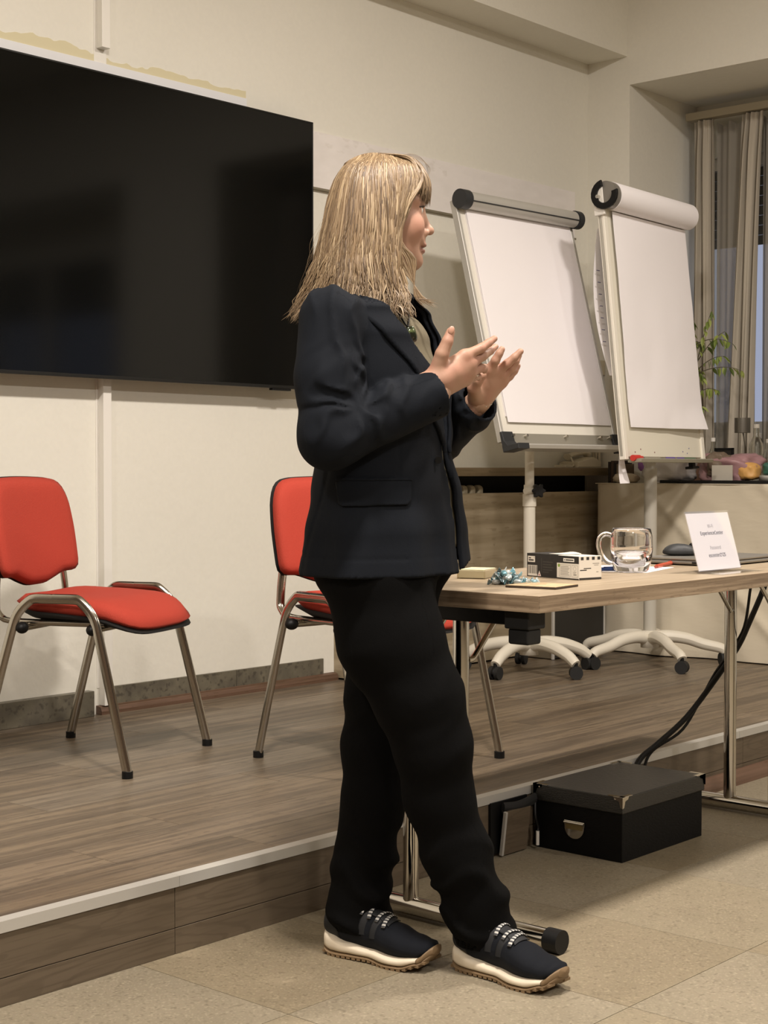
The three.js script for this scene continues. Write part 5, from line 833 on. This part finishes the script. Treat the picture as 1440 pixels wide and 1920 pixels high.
paint(headG, (x, y, z) => { const dx = x - HO[0], v = y - HO[1], dz = z - HO[2], f = dx * CY + dz * SY, l = Math.abs(-dx * SY + dz * CY); let c = mixc(SKIN, ROSE, 0.5 * noise3(x * 40, y * 40, z * 40) + 0.3 * sstep(0.04, 0.01, Math.hypot(f - 0.07, v + 0.04, l - 0.045))); if (f > 0.077 && l < 0.021 && v > -0.0875 && v < -0.0645) c = mixc(c, LIP, 0.75 * sstep(0.0215, 0.015, l) * sstep(0.013, 0.009, Math.abs(v + 0.0758))); if (Math.abs(v - 0.0195 + 0.12 * (l - 0.02) * (l > 0.03 ? 1 : 0)) < 0.004 && f > 0.05 && l > 0.012 && l < 0.052) c = mixc(c, [0.16, 0.10, 0.06], 0.7); return c; });
const skinHand = (x, y, z) => mixc(SKIN, ROSE, 0.75 * noise3(x * 55, y * 55, z * 55));
[handGR, handGL].forEach(g => paint(g, skinHand)); paint(restG, () => SKIN);
const bodyG = mergeGeometries([headG, handGR, handGL, restG]);
const skinM = phy({ vertexColors: true, roughness: 0.52, sheen: 0.15, sheenColor: new THREE.Color(0.6, 0.4, 0.3) });
const body = mesh('body', bodyG, skinM, person);
const HL = (f, v, l) => [HO[0] + f * CY - l * SY, HO[1] + v, HO[2] + f * SY + l * CY];    // head axes to body axes
for (const s of [-1, 1]) {
  const e = mesh('eye', new THREE.SphereGeometry(0.0118, 20, 14).translate(...HL(0.0745, -0.003, s * 0.032)), std({ color: 0xd8d0c6, roughness: 0.2 }), person);
  mesh('iris', new THREE.SphereGeometry(0.0058, 16, 10).scale(0.5, 1, 1).translate(...HL(0.0838, -0.003, s * 0.032)), std({ color: 0x4c5a5e, roughness: 0.2 }), e);
  mesh('lashes', sweep([HL(0.076, 0.0015, s * 0.045), HL(0.0855, 0.0045, s * 0.038), HL(0.088, 0.0055, s * 0.031), HL(0.085, 0.0035, s * 0.022)], 0.0016, 0.0022, { seg: 6, n: 16 }), std({ color: 0x33251b, roughness: 0.8 }), e);
}
// nails
const nailM = std({ color: 0xb98d78, roughness: 0.35 });
mesh('nail', new THREE.SphereGeometry(1, 14, 10).scale(0.0062, 0.0085, 0.0028).rotateZ(-0.25).translate(...(([a, b, c]) => [a, b, c + 0.0072])([0.1312, 1.2906, 0.1520])), nailM, person);
mesh('finger_ring', new THREE.TorusGeometry(0.0112, 0.0013, 10, 28).rotateY(1.1).rotateZ(0.45).translate(...[0.1818, 1.2166, 0.0900]), std({ color: 0xd8cfc0, metalness: 1, roughness: 0.2 }), person);
// ---- necklace and bracelet
{
  const skinZ = (x, y, off) => { for (let z = 0.22; z > -0.1; z -= 0.002) if (Math.min(torsoD(x, y, z, -0.016), headD(x, y, z)) < 0) return [x, y, z + off]; return [x, y, off]; };
  const at = (p, off = 0.003) => skinZ(p[0], p[1], off);
  mesh('necklace_cord', sweep([at([0.0164, 1.3750]), at([0.0219, 1.3532]), at([0.0295, 1.3314]), at([0.0394, 1.3129], 0.005), at([0.0470, 1.3042], 0.007), at([0.0492, 1.3129], 0.005), at([0.0503, 1.3303]), at([0.0503, 1.3478])], 0.0018, 0.0018, { seg: 8, n: 60 }), M.black, person);
  mesh('pendant', (() => { const g = new THREE.SphereGeometry(1, 24, 18), p = g.attributes.position; for (let i = 0; i < p.count; i++) { const f = v => Math.sign(v) * Math.pow(Math.abs(v), 0.7); p.setXYZ(i, f(p.getX(i)) * 0.0105, f(p.getY(i)) * 0.0165, f(p.getZ(i)) * 0.006); } g.computeVertexNormals(); return g; })().rotateY(0.5).rotateZ(0.25).translate(...at([0.0547, 1.2878], 0.013)), phy({ map: texture(128, 128, (u, v) => mixc(hex(0x12170f), hex(0x59653f), sstep(0.35, 0.75, fbm(u * 5, v * 5, 5, 5, 4, 88)))), roughness: 0.15, clearcoat: 1 }), person);
  const bc = [0.2056, 1.1753, -0.0665], ax = V(armL.wr[0] - armL.el[0], armL.wr[1] - armL.el[1], armL.wr[2] - armL.el[2]).normalize(), q = new THREE.Quaternion().setFromUnitVectors(V(0, 0, 1), ax);
  const br = mesh('bracelet', new THREE.TorusGeometry(0.0262, 0.0012, 8, 40).applyQuaternion(q).translate(...bc), M.chrome, person);
  for (let i = 0; i < 26; i++) { const a = i / 26 * Math.PI * 2; mesh('bead', new THREE.SphereGeometry(0.0027, 10, 8).translate(...V(Math.cos(a) * 0.0262, Math.sin(a) * 0.0262, 0).applyQuaternion(q).add(V(...bc)).toArray()), M.chrome, br); }
}
// ---- hair: a base volume and combed strands
{
  const K = 0.0010966, yv = py => [1.5490][0] - HO[1] + (395 - py) * K;   // picture rows to head height
  // rows of rings: [row, front edge f, l, side l, back f]
  const rows = [[294, 0.03, 0.004, 0.012, -0.03], [302, 0.055, 0.024, 0.040, -0.055], [314, 0.068, 0.038, 0.057, -0.073], [332, 0.076, 0.050, 0.072, -0.088], [365, 0.068, 0.062, 0.086, -0.102], [400, 0.052, 0.070, 0.094, -0.109], [432, 0.036, 0.077, 0.099, -0.116], [462, 0.032, 0.081, 0.103, -0.123], [490, 0.034, 0.083, 0.107, -0.131], [520, 0.034, 0.085, 0.112, -0.141], [555, 0.042, 0.092, 0.118, -0.150], [600, 0.058, 0.104, 0.130, -0.162]];
  const ringAt = py => { let i = 0; while (i < rows.length - 2 && py > rows[i + 1][0]) i++; const t = clamp((py - rows[i][0]) / (rows[i + 1][0] - rows[i][0]), 0, 1.3); return rows[i].map((v, k) => lerp(v, rows[i + 1][k], t)); };
  const onRing = (py, th, s, shrink = 0) => {                             // th 0 front edge .. 1 back of the head
    const [, fe, le, sl, bk] = ringAt(py); let f, l;
    if (th < 0.3) { const t = th / 0.3, q = Math.sin(t * Math.PI / 2); f = lerp(fe, 0.01, t); l = lerp(le, sl, q); } else { const a = (th - 0.3) / 0.7 * Math.PI / 2; f = 0.01 - (0.01 - bk) * Math.sin(a); l = sl * Math.cos(a); }
    const k = 1 - shrink; return [f * k, yv(py), s * l * k];
  };
  const baseG = SN((x, y, z) => { const dx = x - HO[0], v = y - HO[1], dz = z - HO[2], f = dx * CY + dz * SY, l = -dx * SY + dz * CY, py = 395 - (v - yv(395)) / K; const [, fe, le, sl, bk] = ringAt(clamp(py, 294, 600)); const a = f > 0.01 ? Math.max(0.02, fe - 0.004) : 0.01 - bk, b = sl, p = f > 0.01 ? (f - 0.01) / a : (f - 0.01) / a, q = l / b, k = Math.hypot(p, q), g = Math.hypot(p / a, q / b); let d = (g < 1e-5 ? -0.03 : k * (k - 1) / g) + 0.007; d = smax(d, ell(f, v, l, [-0.006, 0.0, 0], [0.11, yv(295), 0.1]) , 0.02) ; if (v < 0) d = Math.max(d, -9); d = Math.max(d, yv(556) - v); d = Math.max(d, f - 0.03 - 0.02 * sstep(0.02, 0.05, v) + (f > 0.0 && v < -0.03 ? 0.0 : 0)); if (f > 0 && v < 0.04) d = Math.max(d, 0.068 - Math.abs(l) - 0.5 * Math.max(0, 0.02 - f)); return d; }, [HO[0] - 0.2, HO[1] - 0.2, HO[2] - 0.15], [HO[0] + 0.13, HO[1] + 0.13, HO[2] + 0.15], 0.005);
  const hair = mesh('hair', baseG, std({ color: 0x5e4b34, roughness: 0.6 }), person);
  const pos = [], nor = [], col = [], idx = [];
  const tones = [[0.210, 0.140, 0.074], [0.160, 0.103, 0.052], [0.272, 0.190, 0.106], [0.108, 0.068, 0.036], [0.345, 0.257, 0.152], [0.180, 0.119, 0.061]];
  function strand(pts, w, tone, n = 16) {
    const P = new THREE.CatmullRomCurve3(pts.map(p => V(...HL(...p)))).getPoints(n), b0 = pos.length / 3, c0 = V(...HL(-0.01, -0.05, 0)); const seg = 5;
    for (let i = 0; i <= n; i++) {
      const t = i / n, T = P[Math.min(n, i + 1)].clone().sub(P[Math.max(0, i - 1)]).normalize(), out = P[i].clone().sub(c0).setY(P[i].y > HO[1] + 0.06 ? P[i].y - c0.y : 0).normalize(), side = T.clone().cross(out).normalize(), up = side.clone().cross(T).normalize(), ww = w * (0.5 + 0.5 * Math.sin(Math.PI * Math.min(1, t * 1.6 + 0.1) * 0.5)) * (1 - Math.pow(t, 5) * 0.93);
      for (let j = 0; j < seg; j++) { const a = j / seg * Math.PI * 2, cx = Math.cos(a) * ww, sy = Math.sin(a) * ww * 0.5; pos.push(P[i].x + side.x * cx + up.x * sy, P[i].y + side.y * cx + up.y * sy, P[i].z + side.z * cx + up.z * sy); const nn = side.clone().multiplyScalar(Math.cos(a) * 0.5).add(up.clone().multiplyScalar(Math.sin(a))).normalize(); nor.push(nn.x, nn.y, nn.z); const k = 1; col.push(tone[0] * k, tone[1] * k, tone[2] * k); }
    }
    for (let i = 0; i < n; i++) for (let j = 0; j < seg; j++) { const a = b0 + i * seg + j, b = b0 + i * seg + (j + 1) % seg, c = a + seg, d = b + seg; idx.push(a, c, b, b, c, d); }
  }
  const pick = () => { const c = tones[Math.floor(Math.pow(rnd(), 1.2) * 6)], k = rr(0.85, 1.12); return c.map(v => v * k); };
  const rootRow = f => 290 + (f > 0 ? 12 : 20) * Math.pow(Math.abs(f + 0.008) / 0.063, 2.1);
  function fall(th, s, w, jit, endRow) {
    const rf = lerp(0.066, -0.066, Math.pow(th, 0.8)) + rr(-0.006, 0.006), r0 = rootRow(rf) + rr(-0.5, 2), root = [rf, yv(r0), 0.006 + s * 0.003], pts = [root], ph = rr(0, 6), am = rr(0.001, 0.009), depth = rr(-0.02, 0.07), flip = rr(-0.03, 0.03), th2 = th + rr(-0.05, 0.05);
    const R = [300, 316, 340, 375, 410, 445, 480, 512, 540, 565, 590, 612].filter(r => r < endRow - 6 && r > r0 + 6); R.push(endRow);
    for (const r of R) {
      const t = (r - 292) / 300, cu = am * 1.5 * sstep(0.55, 1, t) * Math.sin(t * 26 + ph * 2), p = onRing(r, clamp(lerp(th, th2, t) + jit * t * Math.sin(t * 3 + ph), 0, 1), s, depth * clamp(t * 3)), wv = am * t * Math.sin(t * 16 + ph), e = sstep(520, 610, r);
      const nl = Math.hypot(p[0], p[2]) || 1; p[0] += wv * 0.8 + cu + p[0] / nl * e * flip * (th > 0.6 ? 1 : 0.5); p[2] += wv + p[2] / nl * e * flip * 0.4; pts.push(p);
    }
    strand(pts, w, pick(), 20);
  }
  for (let i = 0; i < 2300; i++) { const th = Math.pow(rnd(), 0.9); fall(th, 1, rr(0.0008, 0.0026), 0.05, rr(568, 606) + (th < 0.35 ? rr(-12, 6) : 0) + (th > 0.85 ? 4 : 0)); }
  for (let i = 0; i < 900; i++) fall(Math.pow(rnd(), 1.2), -1, rr(0.0018, 0.0042), 0.05, rr(556, 600));
  // fringe
  for (let i = 0; i < 330; i++) {
    const l = rr(-0.05, 0.056), e = rr(368, 388) - 14 * Math.abs(l / 0.05) ** 2 + (l > 0.03 ? rr(0, 16) : 0), q = Math.sqrt(Math.max(0, 1 - (l / 0.085) ** 2)), j = rr(-0.003, 0.004);
    const rf = rr(-0.005, 0.062); strand([[rf, yv(rootRow(rf) + rr(0, 2)), 0.006 + l * 0.15], [Math.max(rf + 0.012, 0.07 * q + 0.004), yv(rootRow(rf) + 9), l * 0.5], [0.093 * q + j, yv(324), l * 0.8], [0.103 * q + j, yv(350), l], [0.0985 * q + j + rr(-0.003, 0.003), yv(e), l * 1.05 + rr(-0.004, 0.004)]], rr(0.0012, 0.0028), pick(), 14);
  }
  // front locks past the cheek and loose wisps
  for (let i = 0; i < 70; i++) { const j = rr(-0.005, 0.005), k = rr(0, 1); strand([[0.05, yv(293), 0.01], [0.078, yv(318), 0.04], [0.082 - 0.006 * k, yv(350), 0.06], [0.054 - 0.014 * k, yv(395), 0.072 + j], [0.036 - 0.02 * k + j, yv(432), 0.079], [0.038 - 0.02 * k, yv(466), 0.083], [0.066 - 0.05 * k + j, yv(494), 0.082], [0.062 - 0.01 * k, yv(530), 0.083], [0.06 + 0.02 * k, yv(565), 0.09], [0.075 + 0.03 * k + j, yv(rr(568, 585)), 0.092]], rr(0.0008, 0.002), pick(), 24); }
  for (let i = 0; i < 60; i++) { const th = rr(0.55, 1), r0 = rr(420, 540), a = onRing(r0, th, 1), g = rr(0.008, 0.03); strand([onRing(r0 - 40, th, 1, 0.03), [a[0] - g * 0.4, a[1], a[2] + 0.002], [a[0] - g, a[1] - rr(0.02, 0.04), a[2]], [a[0] - g * rr(0.3, 1.6), a[1] - rr(0.05, 0.07), a[2]]], 0.0004, pick(), 12); }
  for (let i = 0; i < 8; i++) strand([[0.03, yv(296), 0.02], [0.07, yv(292 + i), 0.02], [0.09 + 0.002 * i, yv(302 + i * 2), 0.01], [0.1, yv(318 + i * 2), 0.0]], 0.0004, pick(), 12);
  const g = new THREE.BufferGeometry(); g.setAttribute('position', new THREE.Float32BufferAttribute(pos, 3)); g.setAttribute('normal', new THREE.Float32BufferAttribute(nor, 3)); g.setAttribute('color', new THREE.Float32BufferAttribute(col, 3)); g.setIndex(idx);
  const hs = mesh('hair_strands', g, std({ vertexColors: true, roughness: 0.42 }), hair); hs.userData = { kind: 'stuff' };
}
// ---- sneakers
function makeShoe(pos, turn) {
  const root = new THREE.Group(); root.name = 'shoe'; person.add(root);
  const L = 0.272, lerpT = (tb, s) => { let i = 0; while (i < tb.length - 2 && s > tb[i + 1][0]) i++; const a = tb[i], b = tb[i + 1], t = sstep(0, 1, (s - a[0]) / (b[0] - a[0])); return lerp(a[1], b[1], t); };
  const wid = s => lerpT([[0, 0.018], [0.06, 0.032], [0.2, 0.037], [0.45, 0.037], [0.68, 0.048], [0.82, 0.046], [0.93, 0.036], [1, 0.016]], s), bot = s => lerpT([[0, 0.012], [0.1, 0.001], [0.3, 0.003], [0.45, 0.004], [0.6, 0], [0.75, 0.001], [0.9, 0.013], [1, 0.032]], s), mid = s => lerpT([[0, 0.052], [0.1, 0.044], [0.25, 0.034], [0.45, 0.029], [0.7, 0.026], [0.88, 0.031], [1, 0.048]], s);
  const ring = (s, y0, y1, k, n = 3.2) => th => { const c = Math.cos(th), q = Math.sin(th), r = Math.pow(Math.pow(Math.abs(c), n) + Math.pow(Math.abs(q), n), -1 / n); return [(s - 0.5) * L, (y0 + y1) / 2 + (y1 - y0) / 2 * q * r, wid(s) * k * c * r]; };
  const loft = (f, a = 0, b = 1, ns = 40) => { const g = grid(36, ns, (u, v) => { const e = v < 0.5 ? sstep(0, 0.03, v) : sstep(1, 0.97, v), s = lerp(a, b, v), p = f(s)(u * Math.PI * 2), c = f(s)(0), m = f(s)(Math.PI); const ctr = [p[0], (f(s)(Math.PI / 2)[1] + f(s)(-Math.PI / 2)[1]) / 2, (c[2] + m[2]) / 2]; const k = 0.02 + 0.98 * e; return [p[0], lerp(ctr[1], p[1], k), lerp(ctr[2], p[2], k)]; }); return g; };
  const navy = phy({ color: 0x12151b, roughness: 0.75, specularIntensity: 0.35, bumpMap: clothB, bumpScale: 0.0004 }), gum = std({ color: 0x7b6549, roughness: 0.6 }), cream = std({ color: 0xded2bb, roughness: 0.6 }), blackish = std({ color: 0x0f1114, roughness: 0.7 });
  mesh('midsole', loft(s => ring(s, bot(s) + 0.006, mid(s), 1.0 + 0.03 * Math.sin(s * 3))), cream, root);
  mesh('outsole', loft(s => ring(s, bot(s), bot(s) + 0.009, 1.02)), gum, root);
  for (let i = 0; i < 20; i++) for (const z of [-1, 1]) { const s = 0.05 + i * 0.047; mesh('tread_lug', box(0.009, 0.006, wid(s) * 0.55, (s - 0.5) * L, bot(s) + 0.0015, z * wid(s) * 0.74, 0.001), gum, root); }
  mesh('toe_bumper', loft(s => ring(s, bot(s) + 0.004, mid(s) + 0.006 * sstep(0.88, 1, s), 1.045), 0.885, 1.004, 16), gum, root);
  const topY = s => lerpT([[0, 0.085], [0.08, 0.105], [0.2, 0.1], [0.36, 0.108], [0.5, 0.098], [0.64, 0.082], [0.8, 0.066], [0.92, 0.06], [1, 0.05]], s), upW = (s, q) => 1;
  const upper = s => th => { const [x, , ] = ring(s, 0, 1, 1)(th), c = Math.cos(th), q = Math.sin(th), y0 = mid(s) - 0.008, y1 = topY(s), n = 2.3, r = Math.pow(Math.pow(Math.abs(c), n) + Math.pow(Math.abs(q), n), -1 / n), yy = (q * r + 1) / 2; return [x, lerp(y0, y1, yy), wid(s) * 0.93 * c * r * (1 - 0.28 * Math.max(0, yy - 0.45) * (s < 0.6 ? 1 : 0.3)) + 0]; };
  mesh('upper', loft(upper, 0.012, 0.985), navy, root);
  const grow = (k, a, b) => loft(s => th => { const p = upper(s)(th), c = [p[0], (mid(s) + topY(s)) / 2, 0]; return [p[0], lerp(c[1], p[1], k), p[2] * k]; }, a, b, 14);
  mesh('heel_counter', grow(1.02, 0.008, 0.2), blackish, root);
  for (const a of [0.34, 0.44, 0.545]) mesh('overlay_band', sweep(Array.from({ length: 13 }, (_, i) => { const th = lerp(-0.15, Math.PI + 0.15, i / 12), s = a + 0.1 * Math.abs(Math.cos(th)) * -0.6 + 0.02, p = upper(s)(th); return [p[0], p[1] + 0.0004, p[2] * 1.012]; }), 0.008, 0.0016, { seg: 8, n: 40, up: [0, 1, 0] }), blackish, root);
  const onTop = (s0, s1, a, b, off, nu = 14, nv = 14) => sheet(nu, nv, (u, v) => { const s = lerp(s0, s1, v), th = lerp(a, b, u), p = upper(s)(th); return [p[0], p[1] + off * Math.max(0.3, Math.sin(th)), p[2] + off * Math.cos(th)]; }, 0.0022);
  mesh('tongue', onTop(0.33, 0.62, 1.0, 2.14, 0.0022), blackish, root);
  const laceM = std({ map: (() => { const t = texture(8, 64, (u, v) => Math.floor(v * 8) % 2 ? hex(0xb9b7b0) : hex(0x3a3b3d)); t.repeat.set(1, 30); return t; })(), roughness: 0.8 });
  [0.36, 0.43, 0.50, 0.57].forEach((s, i) => mesh('lace', sweep(Array.from({ length: 9 }, (_, k) => { const th = lerp(0.72, 2.42, k / 8), q = s + 0.045 * (k / 8) * (i % 2 ? -1 : 1) * 0.6 + 0.02, p = upper(q)(th); return [p[0], p[1] + 0.005 * Math.sin(th), p[2] + 0.005 * Math.cos(th)]; }), 0.0045, 0.0016, { seg: 8, n: 36, up: [0, 1, 0] }), laceM, root));
  mesh('side_loop', sweep([[-0.062, 0.095, 0.034], [-0.066, 0.08, 0.0365], [-0.07, 0.06, 0.0375]], 0.003, 0.0014, { seg: 8, up: [0, 0, 1] }), laceM, root);
  root.position.set(...pos); root.rotation.y = turn; return root;
}
makeShoe([-0.006, 0, -0.010], -0.56);
makeShoe([0.2505, 0, 0.112], -0.74);

renderer.render(scene, camera);
